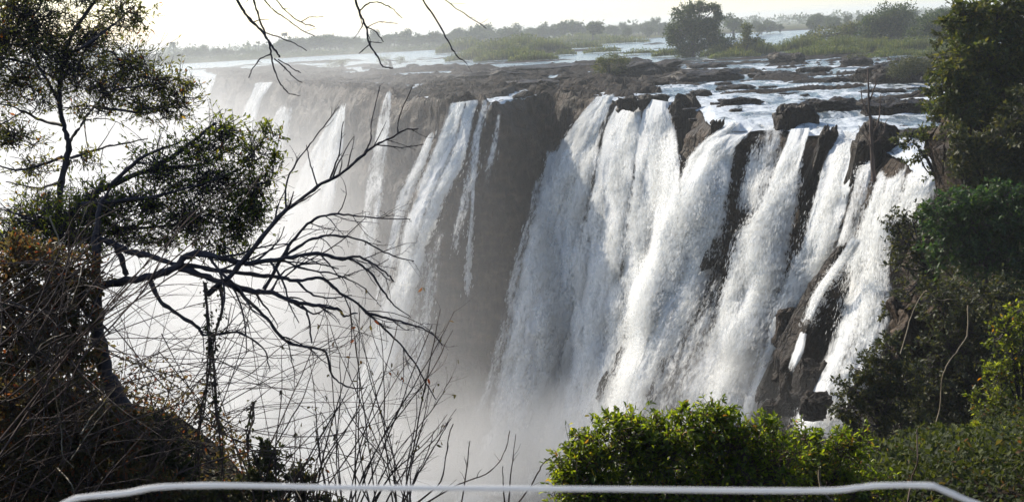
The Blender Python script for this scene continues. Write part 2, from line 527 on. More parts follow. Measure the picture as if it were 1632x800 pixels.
pool = mesh_np('gorge_water', [(-420, -30, POOL_Z), (70, -30, POOL_Z), (70, 900, POOL_Z), (-420, 900, POOL_Z)], [np.array([[0, 1, 2, 3]])], M_RIVER)
at = pool.data.attributes.new('foam', 'FLOAT', 'POINT')
at.data.foreach_set('value', np.full(4, 0.55, np.float32))
tag(pool, 'churning pale water at the bottom of the gorge', kind='structure')

# ------------------------------------------------------------------ waterfalls
def blur2(a, k):
    for ax in (0, 1):
        n = a.shape[ax]
        w = min(k, max(1, n // 3))
        ker = np.hanning(2 * w + 3)[1:-1]
        ker /= ker.sum()
        a = np.apply_along_axis(lambda q: np.convolve(np.pad(q, w, mode='edge'), ker, mode='valid'), ax, a)
    return a

def fall(label, left, right, dens=1.0, off=1.3, amp=1.0, edge=0.16, fade_top=0.0, fade_bot=0.1, seed=1, lobes=None, group=None, rope=1.0, tuft=1.0):
    left = catmull(left, 12); right = catmull(right, 12)
    hgt = max(np.linalg.norm(np.diff(left, axis=0), axis=1).sum(), np.linalg.norm(np.diff(right, axis=0), axis=1).sum())
    wid = np.linalg.norm(resample(left, 20) - resample(right, 20), axis=1).max()
    nr = int(max(24, min(320, hgt / 1.9)))
    nc = int(max(10, min(170, wid / 1.7)))
    a = resample(left, nr); b = resample(right, nr)
    u = np.linspace(0, 1, nc)[None, :, None]
    pxy = a[:, None, :] * (1 - u) + b[:, None, :] * u
    # coarse depth sampling, then smooth
    cr = np.unique(np.linspace(0, nr - 1, max(8, nr // 4)).astype(int))
    cc = np.unique(np.linspace(0, nc - 1, max(5, nc // 4)).astype(int))
    dc = np.array([[cliff_depth(*pxy[i, j]) for j in cc] for i in cr])
    # the rows at the lip may look past it far upstream: hold them near the lip
    for j in range(dc.shape[1]):
        for i in range(len(cr) - 2, -1, -1):
            dc[i, j] = min(dc[i, j], dc[i + 1, j] * 1.035)
    pad = np.pad(dc, 1, mode='edge')
    mn = np.min([pad[a_:a_ + dc.shape[0], b_:b_ + dc.shape[1]] for a_ in range(3) for b_ in range(3)], axis=0)
    ds = np.minimum(blur2(mn, 2), dc)
    tmp = np.stack([np.interp(np.arange(nr), cr, ds[:, k]) for k in range(len(cc))], 1)
    d = np.stack([np.interp(np.arange(nc), cc, tmp[i]) for i in range(nr)], 0)
    mpp = d / F_PX
    du = np.concatenate([np.zeros((nr, 1)), np.cumsum(np.linalg.norm(np.diff(pxy, axis=1), axis=2) * mpp[:, 1:], axis=1)], 1)
    dv = np.concatenate([np.zeros((1, nc)), np.cumsum(np.linalg.norm(np.diff(pxy, axis=0), axis=2) * mpp[1:], axis=0)], 0)
    du = du - du[:, nc // 2][:, None]
    ulin = np.linspace(0, 1, nc)[None, :] * np.ones((nr, 1))
    vlin = np.linspace(0, 1, nr)[:, None] * np.ones((1, nc))
    # ropes of water that widen and billow as they fall
    uu = du.mean(0)[None, :] * 0.5 + du * 0.5
    big = fbm(uu / 4.2, dv / 17, seed, 3, seed + 40)
    rp = 1 - np.abs(fbm(uu / 2.3, dv / 7.5, seed, 3, seed + 41)) * 2.0
    bil = 1 - np.abs(fbm(uu / 1.1, dv / 2.1, seed, 4, seed + 42)) * 2.0
    fin = fbm(uu / 0.45, dv / 0.8, seed, 3, seed + 43)
    grow = sstep(0.0, 0.35, vlin)
    disp = amp * ((0.5 + 1.2 * grow) * big + rope * (0.4 + 0.3 * grow) * rp + (0.12 + 0.26 * grow) * bil + 0.14 * fin)
    # belly out in the middle of the curtain, tucked in at its sides
    belly = amp * 1.2 * (1 - (2 * ulin - 1) ** 2) * grow
    d2 = d - off - disp - belly
    V = P(pxy[..., 0], pxy[..., 1], d2)
    eL = np.minimum(ulin, 1 - ulin)
    er = sstep(0, edge, eL + 0.05 * fbm(dv / 3.0, ulin * 4, seed, 3, seed + 50))
    de = dens * er
    if lobes is not None:
        for (u0, w0, cut) in lobes:
            de = de - cut * np.exp(-((ulin - u0) / w0) ** 2)
    if fade_top > 0:
        de = de * sstep(0, fade_top, vlin + 0.04 * fbm(uu / 1.0, 0 * uu, seed, 2, seed))
    if fade_bot > 0:
        de = de * (1 - sstep(1 - fade_bot, 1.0, vlin))
    # shreds of spray thrown off the surface
    area = np.linalg.norm(resample(left, 40) - resample(right, 40), axis=1).mean() * hgt
    nt_ = int(min(120000, area * 1.6 * tuft))
    NV_ = nr * nc
    fcs = [grid_faces(nr, nc)]
    mi = np.zeros(len(fcs[0]), int)
    if nt_ > 10:
        fi = RNG.uniform(0.5, nr - 1.01, nt_ * 3); fj = RNG.uniform(-0.5, nc - 0.51, nt_ * 3)
        fj = np.clip(fj, 0, nc - 1.01)
        ii, jj = fi.astype(int), fj.astype(int)
        pr = np.clip(de[ii, jj], 0, 1) ** 3 * np.clip(0.35 + 1.5 * fbm(uu[ii, jj] / 1.2, dv[ii, jj] / 5.0, seed, 3, seed + 60), 0, 1) * (0.25 + 0.75 * grow[ii, jj])
        ok = RNG.uniform(size=len(ii)) < pr
        ii, jj, fi, fj = ii[ok][:nt_], jj[ok][:nt_], fi[ok][:nt_], fj[ok][:nt_]
        a_ = (fi - ii)[:, None]; b_ = (fj - jj)[:, None]
        p = V[ii, jj] * (1 - a_) * (1 - b_) + V[ii + 1, jj] * a_ * (1 - b_) + V[ii, jj + 1] * (1 - a_) * b_ + V[ii + 1, jj + 1] * a_ * b_
        flow = unit(V[ii + 1, jj] - V[ii, jj]); acr = unit(V[ii, jj + 1] - V[ii, jj])
        nrm = unit(np.cross(acr, flow))
        nrm = nrm * np.sign(((EYE - p) * nrm).sum(1, keepdims=True))
        g_ = grow[ii, jj][:, None]
        k_ = len(p)
        p = p + nrm * np.abs(RNG.normal(size=(k_, 1))) * (0.08 + 0.4 * g_) * amp + acr * RNG.normal(size=(k_, 1)) * (0.06 + 0.2 * g_)
        dist = np.linalg.norm(p - EYE, axis=1)[:, None]
        sz = (0.00045 + 0.0008 * RNG.uniform(size=(k_, 1)) ** 2) * dist
        n2 = unit(nrm + RNG.normal(size=(k_, 3)) * 0.13)
        f2 = unit(flow + RNG.normal(size=(k_, 3)) * 0.15)
        s2 = unit(np.cross(n2, f2)); f2 = np.cross(s2, n2)
        q = np.stack([p - f2 * sz * 2.6, p + s2 * sz * 0.75, p + f2 * sz * 2.6, p - s2 * sz * 0.75], 1).reshape(-1, 3)
        V = np.vstack([V.reshape(-1, 3), q])
        fcs.append(np.arange(k_ * 4).reshape(-1, 4) + NV_)
        mi = np.concatenate([mi, np.ones(k_, int)])
        uu = np.concatenate([uu.ravel() + 0 * dv.ravel(), np.zeros(k_ * 4)]); dv = np.concatenate([dv.ravel(), np.zeros(k_ * 4)])
        de = np.concatenate([de.ravel(), np.ones(k_ * 4)])
    o = mesh_np('waterfall', V, fcs, [M_FALL, M_SPRAY], midx=mi)
    me = o.data
    uvl = me.uv_layers.new(name='flow')
    li = np.empty(len(me.loops), np.int32)
    me.loops.foreach_get('vertex_index', li)
    uvs = np.stack([uu.ravel() + seed * 13.7, dv.ravel() + seed * 7.1], -1)[li]
    uvl.data.foreach_set('uv', uvs.astype(np.float32).ravel())
    at = me.attributes.new('dens', 'FLOAT', 'POINT')
    at.data.foreach_set('value', de.astype(np.float32).ravel())
    return tag(o, label, 'waterfall', group or 'curtains of falling water')

FALLS = True
if FALLS:
    # main middle fall, three lobes
    fall('broad shaded left curtain of the big middle waterfall', [(946, 155), (916, 188), (872, 250), (838, 345), (812, 450), (788, 580), (752, 720), (735, 800)],
         [(984, 152), (968, 200), (958, 260), (945, 350), (938, 450), (915, 580), (890, 720), (880, 800)], 1.1, 1.2, 1.0, 0.24, 0, 0.04, 3)
    fall('central bluish curtain of the big middle waterfall below the round lip rock', [(988, 158), (962, 200), (948, 260), (930, 360), (915, 470), (890, 600), (860, 740), (850, 800)],
         [(1024, 157), (1022, 210), (1012, 290), (1002, 380), (985, 480), (968, 600), (940, 720), (930, 800)], 1.15, 2.0, 1.0, 0.14, 0, 0.04, 5)
    fall('sunlit right curtain of the big middle waterfall beside the square dark block', [(1030, 157), (1012, 210), (1004, 290), (996, 380), (976, 470), (948, 590), (905, 740), (890, 800)],
         [(1068, 163), (1080, 220), (1088, 290), (1086, 370), (1070, 440), (1038, 540), (1000, 650), (980, 720)], 1.2, 2.4, 1.0, 0.15, 0, 0.04, 7)
    fall('short ragged water sheet on the ledge left of the big middle waterfall', [(862, 234), (852, 290), (838, 360), (822, 430)], [(922, 222), (915, 290), (900, 360), (880, 440)], 0.7, 1.0, 0.7, 0.3, 0.08, 0.3, 9)
    # right hand falls
    fall('long sunlit waterfall left of the dark hole in the cliff', [(1158, 195), (1106, 240), (1072, 300), (1044, 380), (1014, 460), (976, 560), (930, 660), (900, 730)],
         [(1212, 198), (1174, 240), (1162, 310), (1150, 390), (1118, 480), (1080, 570), (1052, 660), (1032, 740)], 1.15, 1.6, 0.9, 0.14, 0, 0.05, 11)
    fall('thin veil of water trickling over the dark hole in the cliff', [(1205, 200), (1192, 240), (1180, 290), (1168, 350)], [(1252, 200), (1244, 250), (1232, 310), (1215, 360)], 0.52, 0.9, 0.4, 0.2, 0, 0.2, 13)
    fall('sunlit waterfall right of the dark hole, joining the long fall below', [(1258, 206), (1236, 260), (1218, 320), (1180, 380), (1152, 470), (1118, 560), (1076, 660), (1054, 740)],
         [(1294, 204), (1278, 260), (1266, 330), (1250, 420), (1230, 500), (1208, 580), (1186, 660), (1170, 740)], 1.15, 2.0, 0.95, 0.14, 0, 0.05, 15)
    fall('tall smooth waterfall between the dark lip wedge and the bare tree', [(1332, 206), (1308, 270), (1286, 340), (1266, 420), (1240, 500), (1206, 580), (1175, 660), (1160, 720)],
         [(1368, 212), (1366, 260), (1352, 330), (1332, 390), (1300, 450), (1262, 520), (1232, 600), (1215, 660)], 1.15, 1.9, 0.9, 0.14, 0, 0.08, 17)
    fall('thin white stream sliding down the left edge of the dark rock ridge', [(1362, 372), (1334, 412), (1300, 460), (1276, 520), (1262, 560), (1248, 600)], [(1380, 376), (1350, 420), (1316, 468), (1290, 524), (1280, 566), (1262, 604)], 1.0, 12.0, 0.3, 0.22, 0.05, 0.15, 19)
    fall('broken waterfall between the dark ridge and the wooded slope', [(1400, 262), (1380, 330), (1362, 400), (1342, 470), (1312, 560), (1270, 640), (1246, 700)],
         [(1452, 262), (1436, 330), (1424, 410), (1424, 490), (1412, 560), (1384, 640), (1350, 720)], 0.92, 1.3, 0.8, 0.2, 0.04, 0.08, 21, lobes=[(0.4, 0.06, 0.35), (0.8, 0.06, 0.3)])
    fall('white water slipping behind the olive bushes at the top of the wooded slope', [(1440, 275), (1432, 320), (1412, 360)], [(1505, 255), (1490, 310), (1465, 365)], 0.85, 1.0, 0.6, 0.2, 0.1, 0.2, 23)
    fall('ragged strands of water between the tall smooth fall and the bare tree', [(1366, 214), (1360, 270), (1346, 340), (1326, 400), (1296, 470)], [(1400, 240), (1386, 300), (1376, 350), (1352, 410), (1318, 480)], 0.6, 1.0, 0.6, 0.2, 0.03, 0.25, 47)
    fall('pale veil of blown spray across the lower half of the right hand falls', [(1062, 400), (1020, 500), (972, 620), (930, 740)], [(1276, 400), (1256, 480), (1226, 580), (1190, 700)], 0.45, 3.0, 1.0, 0.3, 0.3, 0.05, 49, tuft=0.1)
    fall('narrow trickle beside the square dark block at the lip', [(1140, 190), (1126, 220), (1112, 262), (1098, 300), (1086, 340), (1074, 390)], [(1156, 190), (1142, 226), (1130, 262), (1118, 305), (1108, 345), (1094, 400)], 0.72, 1.0, 0.5, 0.25, 0, 0.2, 25)
    # left falls
    fall('bright stepped waterfall at the left end of the dry brown cliff', [(712, 166), (690, 230), (662, 300), (640, 360), (632, 430), (604, 510), (566, 600), (520, 700), (490, 770)],
         [(766, 159), (754, 220), (732, 280), (706, 330), (680, 400), (664, 460), (646, 530), (620, 620), (594, 720), (574, 790)], 0.95, 1.4, 0.9, 0.2, 0, 0.06, 27, lobes=[(0.55, 0.06, 0.35)])
    fall('faint soft veil low on the dry brown cliff beside the big middle waterfall', [(858, 250), (836, 340), (806, 450), (776, 580), (730, 720)], [(884, 240), (858, 340), (830, 450), (800, 580), (760, 720)], 0.5, 0.7, 0.6, 0.4, 0.1, 0.2, 51, tuft=0.1)
    fall('broad faint veil drifting under the stepped waterfall', [(664, 350), (650, 440), (630, 540), (596, 650), (560, 760)], [(730, 330), (716, 440), (700, 540), (676, 650), (640, 760)], 0.45, 1.0, 0.7, 0.4, 0.15, 0.2, 53, tuft=0.1)
    fall('second strand of the stepped waterfall, nearest the dry brown cliff', [(764, 160), (752, 215), (738, 280), (720, 360), (704, 450), (690, 540)], [(790, 159), (770, 215), (762, 280), (744, 360), (722, 450), (708, 540)], 0.62, 1.3, 0.6, 0.3, 0, 0.7, 29, tuft=0.15)
    fall('wispy free strand of water hanging before the dry brown cliff', [(794, 176), (782, 220), (768, 280), (758, 330)], [(800, 174), (796, 230), (786, 290), (775, 340)], 0.55, 1.0, 0.5, 0.4, 0.05, 0.6, 31, tuft=0.15)
    fall('very thin thread of water low on the dry brown cliff', [(752, 262), (748, 340), (742, 430), (740, 520)], [(760, 262), (756, 340), (750, 430), (748, 520)], 0.62, 0.8, 0.3, 0.3, 0.1, 0.3, 33)
    fall('slim double cascade just left of the stepped waterfall', [(680, 212), (658, 262), (636, 310), (620, 370), (600, 450), (580, 540)], [(697, 205), (680, 262), (655, 315), (640, 375), (622, 450), (605, 540)], 0.7, 1.1, 0.5, 0.25, 0.03, 0.3, 35)
    fall('wide glowing waterfall in the spray, shaped like a white spike', [(540, 172), (500, 230), (466, 300), (440, 380), (400, 470), (340, 600), (300, 700)], [(552, 163), (549, 230), (538, 310), (528, 400), (510, 480), (470, 600), (440, 700)], 1.0, 1.6, 1.0, 0.16, 0.02, 0.1, 37)
    fall('faint waterfall in mist between the white spike and the double cascade', [(612, 150), (596, 210), (580, 290), (566, 380), (548, 470)], [(626, 142), (624, 210), (616, 290), (604, 380), (590, 470)], 0.62, 1.2, 0.6, 0.25, 0.04, 0.3, 39)
    fall('small fall stepping down under the far left lip', [(404, 133), (392, 165), (374, 215), (352, 280), (330, 350)], [(438, 131), (416, 165), (408, 215), (396, 280), (384, 350)], 0.95, 1.5, 0.8, 0.2, 0, 0.3, 41)
    fall('short fall in a notch right of the small stepped fall', [(446, 162), (430, 190), (420, 240), (410, 300)], [(470, 174), (466, 200), (455, 250), (444, 310)], 0.62, 1.3, 0.6, 0.25, 0.05, 0.4, 43)
    fall('farthest waterfall pouring over the lip at the edge of the left tree', [(304, 124), (296, 160), (286, 220), (270, 300)], [(347, 122), (338, 160), (332, 220), (322, 300)], 0.95, 1.6, 0.9, 0.2, 0, 0.3, 45)

# ------------------------------------------------------------------ rocks
def rock_mesh(c, rx, ry, rz, seed, mat, label, group=None, rot=0.0, lean=(0, 0), block=0.5, name='rock', n=34):
    th = np.linspace(0, 2 * math.pi, n * 2, endpoint=False)[None, :]
    ph = np.linspace(-math.pi / 2, math.pi / 2, n)[:, None]
    def sp(v, e): return np.sign(v) * np.abs(v) ** e
    e1, e2 = 0.32, 0.5
    X = sp(np.cos(ph), e1) * sp(np.cos(th), e2)
    Y = sp(np.cos(ph), e1) * sp(np.sin(th), e2)
    Z = sp(np.sin(ph), e1) * np.ones_like(th)
    sc = max(rx, ry)
    q = 2.2
    nz = fbm(X * q + seed * 3.1, Y * q, Z * q, 4, seed)
    nz = 0.4 * nz + 0.6 * np.round(nz * 4) / 4
    bed_ = vnoise(Z * 3.1 + seed, 0.3 * X, 0.3 * Y, seed + 5)
    nz = nz + 0.35 * np.round(bed_ * 3) / 3 * (np.abs(np.cos(ph)) > 0.25)
    k = 1 + block * nz
    X, Y = X * k * rx, Y * k * ry
    Z = Z * rz * (1 + 0.5 * fbm(X / sc * 2 + seed, Y / sc * 2, 0, 4, seed + 3))
    fr = min(rx, ry, rz)
    X = X + 0.12 * fr * fbm(X / fr * 2.5, Y / fr * 2.5, Z / fr * 2.5, 3, seed + 7)
    Z = Z + 0.12 * fr * fbm(X / fr * 2.5, Y / fr * 2.5, Z / fr * 2.5, 3, seed + 8)
    X = X + lean[0] * Z
    Y = Y + lean[1] * Z
    cr, sr = math.cos(rot), math.sin(rot)
    V = np.stack([X * cr - Y * sr, X * sr + Y * cr, Z], -1)
    o = mesh_np(name, V, [grid_faces(n, n * 2, True)], mat, smooth=False)
    o.location = [float(v) for v in c]
    return tag(o, label, 'rock', group)

RAPID = [  # cx, cy(waterline), half width px, height px, depth factor, label
    (1130, 128, 50, 17, 1.0, 'long dark ledge in the rapids below the big island tree'),
    (1236, 122, 30, 9, 1.0, 'low dark rock in the rapids under the bushy topped rock'),
    (1258, 100, 23, 15, 1.2, 'rounded brown rock at the foot of the reed island'),
    (1298, 114, 24, 8, 1.0, 'flat dark rock right of the rounded brown rock'),
    (1118, 150, 17, 8, 1.0, 'small dark rock just upstream of the square lip block'),
    (1174, 142, 26, 8, 0.8, 'thin dark ledge in white water upstream of the long sunlit fall'),
    (1128, 107, 28, 7, 1.0, 'low dark ledge at the waterline in front of the big island tree'),
    (1342, 129, 34, 7, 0.7, 'narrow dark ledge across the rapids behind the bare tree'),
    (1178, 165, 33, 11, 0.8, 'dark slab at the lip above the long sunlit fall'),
    (1322, 176, 44, 19, 0.8, 'broad dark ledge at the lip left of the bare tree'),
    (1436, 178, 56, 20, 0.8, 'broad dark ledge at the lip right of the bare tree'),
    (1452, 128, 66, 26, 0.9, 'big dark outcrop in the rapids carrying the dense bush'),
    (1368, 104, 22, 12, 1.0, 'dark bushy rock upstream of the bare tree'),
    (1410, 146, 28, 7, 0.8, 'thin dark ledge below the big bushy outcrop'),
    (1000, 163, 16, 11, 0.7, 'small dark rock splitting the lip of the big middle waterfall'),
    (1042, 161, 21, 12, 0.6, 'round dark rock on the lip of the big middle waterfall'),
    (1022, 120, 60, 20, 1.2, 'dark blocky ledge on the shelf right of the lip bush'),
    (860, 112, 70, 8, 1.0, 'low brown ledge on the dry shelf in front of the reed bank'),
    (760, 128, 60, 14, 0.7, 'brown hump on the dry shelf above the stepped waterfall'),
    (840, 140, 50, 12, 0.6, 'brown shelf rock beside the small channel above the dry cliff'),
    (1470, 214, 40, 12, 0.7, 'dark rocks between little cascades near the wooded slope'),
]
for i, (cx_, cy_, hw, hp, df, lab) in enumerate(RAPID):
    c = G(cx_, cy_)
    _, _, d = PX(c)
    rx = hw * d / F_PX
    rz = hp * d / F_PX
    ry = rx * df * 0.8
    c = c + np.array([0.05, 1, 0]) * ry * 0.6
    c[2] = -0.25
    rock_mesh(c, rx, ry, rz * 0.95, 100 + i, M_WETROCK, lab, 'rocks at the lip and in the rapids', rot=R(3))
# small boulders breaking the rapids, nothing tells them apart
for i in range(36):
    px_ = random.uniform(1060, 1500); py_ = random.uniform(96, 190)
    c = G(px_, py_)
    _, _, d = PX(c)
    rx = random.uniform(4, 13) * d / F_PX
    c[2] = -0.15
    rock_mesh(c, rx, rx * 0.8, random.uniform(1.5, 4) * d / F_PX, 200 + i, M_WETROCK, 'small dark boulder breaking the white rapids above the lip', 'small boulders in the rapids', n=14)

for i in range(46):
    px_ = random.uniform(520, 1060); py_ = random.uniform(107, 150)
    c = G(px_, py_)
    _, _, d = PX(c)
    rx = random.uniform(5, 22) * d / F_PX
    c[2] = 0.1
    rock_mesh(c, rx, rx * 0.7, random.uniform(2.0, 4.5) * d / F_PX, 500 + i, M_SHELF, 'low brown boulder lying on the dry shelf behind the lip', 'boulders on the dry shelf', n=14)

def face_rock(cx_, cy_, hw, hh, seed, label, off=1.5, lean=0.0, mat=M_WETROCK, thick=0.8):
    d = cliff_depth(cx_, cy_) - off
    c = P(cx_, cy_, d)
    s = d / F_PX
    o = rock_mesh(c, hw * s, min(hw, hh) * s * thick, hh * s, seed, mat, label, 'rocks among the falling water', lean=(lean, 0))
    return o
face_rock(1266, 194, 27, 24, 320, 'tall dark block standing at the lip above the dark hole', 1.0, 0.0, thick=0.9)
face_rock(1388, 262, 26, 56, 321, 'dark buttress of rock under the upright dead tree', 0.6, 0.25, thick=0.9)
face_rock(1306, 262, 13, 50, 322, 'dark wedge of rock between the two sunlit falls', 1.2, 0.3, thick=1.3)
face_rock(1090, 206, 24, 44, 323, 'square dark block at the lip right of the big middle waterfall', 0.8, 0.05, thick=0.9)
face_rock(1138, 222, 10, 26, 324, 'dark stump of rock beside the narrow trickle at the lip', 0.8, 0.2)
face_rock(1318, 505, 38, 92, 301, 'big dark ridge of rock leaning beside the thin white stream', 6.0, 0.5, thick=1.2)
face_rock(1286, 560, 20, 36, 302, 'jagged brown rock at the foot of the dark ridge', 5.5, 0.4)
face_rock(1234, 600, 14, 40, 303, 'dark wet pillar at the base of the tall smooth waterfall', 5.0, 0.4)
face_rock(1264, 622, 18, 26, 304, 'rounded dark boulder below the jagged brown rock', 6.0, 0.2)
face_rock(1294, 606, 26, 26, 305, 'mossy brown boulder at the foot of the ridge by the broken fall', 6.2, 0.2)
face_rock(1298, 648, 20, 20, 306, 'dark boulder lowest on the right of the ridge foot', 6.4, 0.1)
face_rock(1238, 652, 24, 14, 307, 'flat dark boulder lowest on the left of the ridge foot', 6.4, 0.1)
face_rock(1252, 522, 16, 26, 308, 'pale brown knob of rock left of the dark ridge', 5.0, 0.2, M_ROCK)
face_rock(1012, 520, 12, 26, 309, 'dark wet rib of rock at the edge of the long sunlit waterfall', 4.4, 0.3)
face_rock(992, 576, 12, 22, 310, 'grey wet rock below the dark rib', 4.8, 0.3)
face_rock(968, 616, 12, 20, 311, 'brown rock lowest on the edge of the long sunlit waterfall', 5.2, 0.3)
face_rock(1142, 392, 10, 34, 312, 'dark slit of rock between the two sunlit falls', 3.0, 0.5)
face_rock(1186, 268, 20, 34, 313, 'dark hole of bare rock in the cliff between the sunlit falls', 0.8, 0.0)
face_rock(1222, 258, 12, 22, 314, 'grey shining rock beside the dark hole', 1.2, 0.1, M_ROCK)
face_rock(1052, 600, 10, 34, 315, 'dark rock showing through the lower long waterfall', 3.3, 0.4)

# ------------------------------------------------------------------ near terrain
RIM = np.array([(-80, 10, 6), (-40, 13, 6.3), (-8, 11.8, 6.6), (-3.4, 11.0, 5.2), (-1.2, 8.2, 4.4), (0.3, 7.5, 4.0), (1.5, 11.5, 3.6), (4.0, 13.0, 3.2), (8, 19, 1.0), (13, 28, -2),
                (17.5, 40, -6), (21.5, 52, -6), (25, 62, -2), (28, 70, -1), (60, 75, 0)], float)
def near_h(X, Y):
    best = np.full(X.shape, 1e9); side = np.zeros(X.shape); zr = np.zeros(X.shape)
    for i in range(len(RIM) - 1):
        a, b = RIM[i], RIM[i + 1]
        ab = b[:2] - a[:2]
        t = np.clip(((X - a[0]) * ab[0] + (Y - a[1]) * ab[1]) / (ab @ ab), 0, 1)
        dx, dy = X - (a[0] + t * ab[0]), Y - (a[1] + t * ab[1])
        dd = np.hypot(dx, dy)
        cr = ab[0] * (Y - a[1]) - ab[1] * (X - a[0])
        mk = dd < best
        best = np.where(mk, dd, best); side = np.where(mk, np.sign(cr), side); zr = np.where(mk, a[2] + t * (b[2] - a[2]), zr)
    sl = 0.22 + 0.55 * sstep(6, 16, X)
    inside = zr + np.minimum(best * sl, 9.0) * 1.0
    outside = zr - best * (1.7 + 2.2 * sstep(6, 14, X))
    z = np.where(side > 0, outside, inside)
    nz = fbm(X / 5, Y / 5, 0, 4, 61) * 0.9 + fbm(X / 1.2, Y / 1.2, 0, 3, 62) * 0.15
    z = z + nz * sstep(0.2, 4, best)
    return np.maximum(z, -53)
gx = np.concatenate([np.arange(-80, -12, 2.0), np.arange(-12, 30, 0.4), np.arange(30, 62, 2.0)])
gy = np.concatenate([np.arange(-30, -4, 2.0), np.arange(-4, 76, 0.5)])
NX_, NY_ = np.meshgrid(gx, gy)
NZ_ = near_h(NX_, NY_)
slope = mesh_np('near_slope', np.stack([NX_, NY_, NZ_], -1), [grid_faces(len(gy), len(gx))], M_SOIL)
tag(slope, 'dark earth slope on the viewing side of the gorge', kind='structure')
def ground_z(x, y):
    return float(near_h(np.array([[x]]), np.array([[y]]))[0, 0])

# ------------------------------------------------------------------ plants: tubes and leaves
class Tubes:
    def __init__(s):
        s.V, s.F, s.n = [], [], 0
    def add(s, pts, rad, sides=5):
        pts = np.asarray(pts, float)
        n = len(pts)
        rad = np.broadcast_to(np.asarray(rad, float), (n,))
        t = np.gradient(pts, axis=0)
        t /= np.linalg.norm(t, axis=1, keepdims=True) + 1e-12
        ref = np.array([0.31, 0.77, 0.55])
        a = np.cross(t, ref)
        a /= np.linalg.norm(a, axis=1, keepdims=True) + 1e-12
        b = np.cross(t, a)
        th = np.linspace(0, 2 * math.pi, sides, endpoint=False)
        ring = pts[:, None, :] + rad[:, None, None] * (np.cos(th)[None, :, None] * a[:, None, :] + np.sin(th)[None, :, None] * b[:, None, :])
        s.V.append(ring.reshape(-1, 3))
        s.F.append(grid_faces(n, sides, True) + s.n)
        s.n += n * sides
    def get(s):
        return np.vstack(s.V), [np.vstack(s.F)]


def leaves_mesh(pos, dirs, L, W, shape=6, fold=0.35, droop=0.0):
    """one small folded blade per position"""
    n = len(pos)
    dirs = unit(dirs)
    up = unit(RNG.normal(size=(n, 3)) * 0.7 + np.array([0, 0, 1.0]))
    side = unit(np.cross(dirs, up))
    nor = np.cross(side, dirs)
    L = np.broadcast_to(L, (n,))[:, None]; W = np.broadcast_to(W, (n,))[:, None]
    if shape == 4:
        pts = np.stack([pos, pos + dirs * L * 0.45 + side * W * 0.5 + nor * W * fold * 0.5, pos + dirs * L, pos + dirs * L * 0.45 - side * W * 0.5 + nor * W * fold * 0.5], 1)
        i = np.arange(n)[:, None] * 4
        F = [np.concatenate([i + np.array([[0, 1, 2]]), i + np.array([[0, 2, 3]])], 0)]
    else:
        tip = pos + dirs * L - nor * L * 0.15
        pts = np.stack([pos, pos + dirs * L * 0.28 + side * W * 0.42 + nor * W * fold * 0.4, pos + dirs * L * 0.66 + side * W * 0.42 + nor * W * fold * 0.4, tip,
                        pos + dirs * L * 0.66 - side * W * 0.42 + nor * W * fold * 0.4, pos + dirs * L * 0.28 - side * W * 0.42 + nor * W * fold * 0.4], 1)
        i = np.arange(n)[:, None] * 6
        F = [np.concatenate([i + np.array([[0, 1, 2, 3]]), i + np.array([[0, 3, 4, 5]])], 0)]
    return pts.reshape(-1, 3), F

def wander(p0, d0, length, n, curl, sag=0.0, rng=random):
    """a twig's path"""
    pts = [np.array(p0, float)]
    d = unit(np.array(d0, float))
    st = length / (n - 1)
    bend = RNG.normal(size=3) * curl
    for k in range(n - 1):
        d = unit(d + bend * 0.5 + RNG.normal(size=3) * curl * 0.8 + np.array([0, 0, -sag]))
        pts.append(pts[-1] + d * st)
    return np.array(pts)

def twig_tree(T, pts, rad, levels, dens, ratio, ang, curl, sag=0.0, minr=0.0015, tips=None, start=0.15, up=0.0):
    """bare side twigs along a path; recursive. dens = twigs per metre"""
    L = np.concatenate([[0], np.cumsum(np.linalg.norm(np.diff(pts, axis=0), axis=1))])
    tot = L[-1]
    k = max(1, int(RNG.poisson(max(tot * dens, 0.3))))
    rad = np.broadcast_to(rad, (len(pts),))
    for _ in range(k):
        t = random.uniform(start, 1.0) * tot
        p = np.array([np.interp(t, L, pts[:, a]) for a in range(3)])
        r = float(np.interp(t, L, rad))
        i = min(int(np.searchsorted(L, t)), len(pts) - 1)
        i = max(i, 1)
        tang = unit(pts[i] - pts[i - 1])
        pr = unit(np.cross(tang, RNG.normal(size=3)))
        d = unit(tang * math.cos(ang) + pr * math.sin(ang) + np.array([0, 0, up]))
        ln = tot * ratio * random.uniform(0.5, 1.2) * (1.15 - 0.6 * t / tot)
        n = 7
        q = wander(p, d, ln, n, curl, sag)
        r0 = max(min(r * 0.55, 0.02), minr)
        rr = np.linspace(r0, max(r0 * 0.35, minr * 0.7), n)
        T.add(q, rr, 4)
        if tips is not None: tips.append(q)
        if levels > 1:
            twig_tree(T, q, rr, levels - 1, dens * 1.5, ratio * 0.95, ang, curl, sag, minr, tips, 0.1, up)

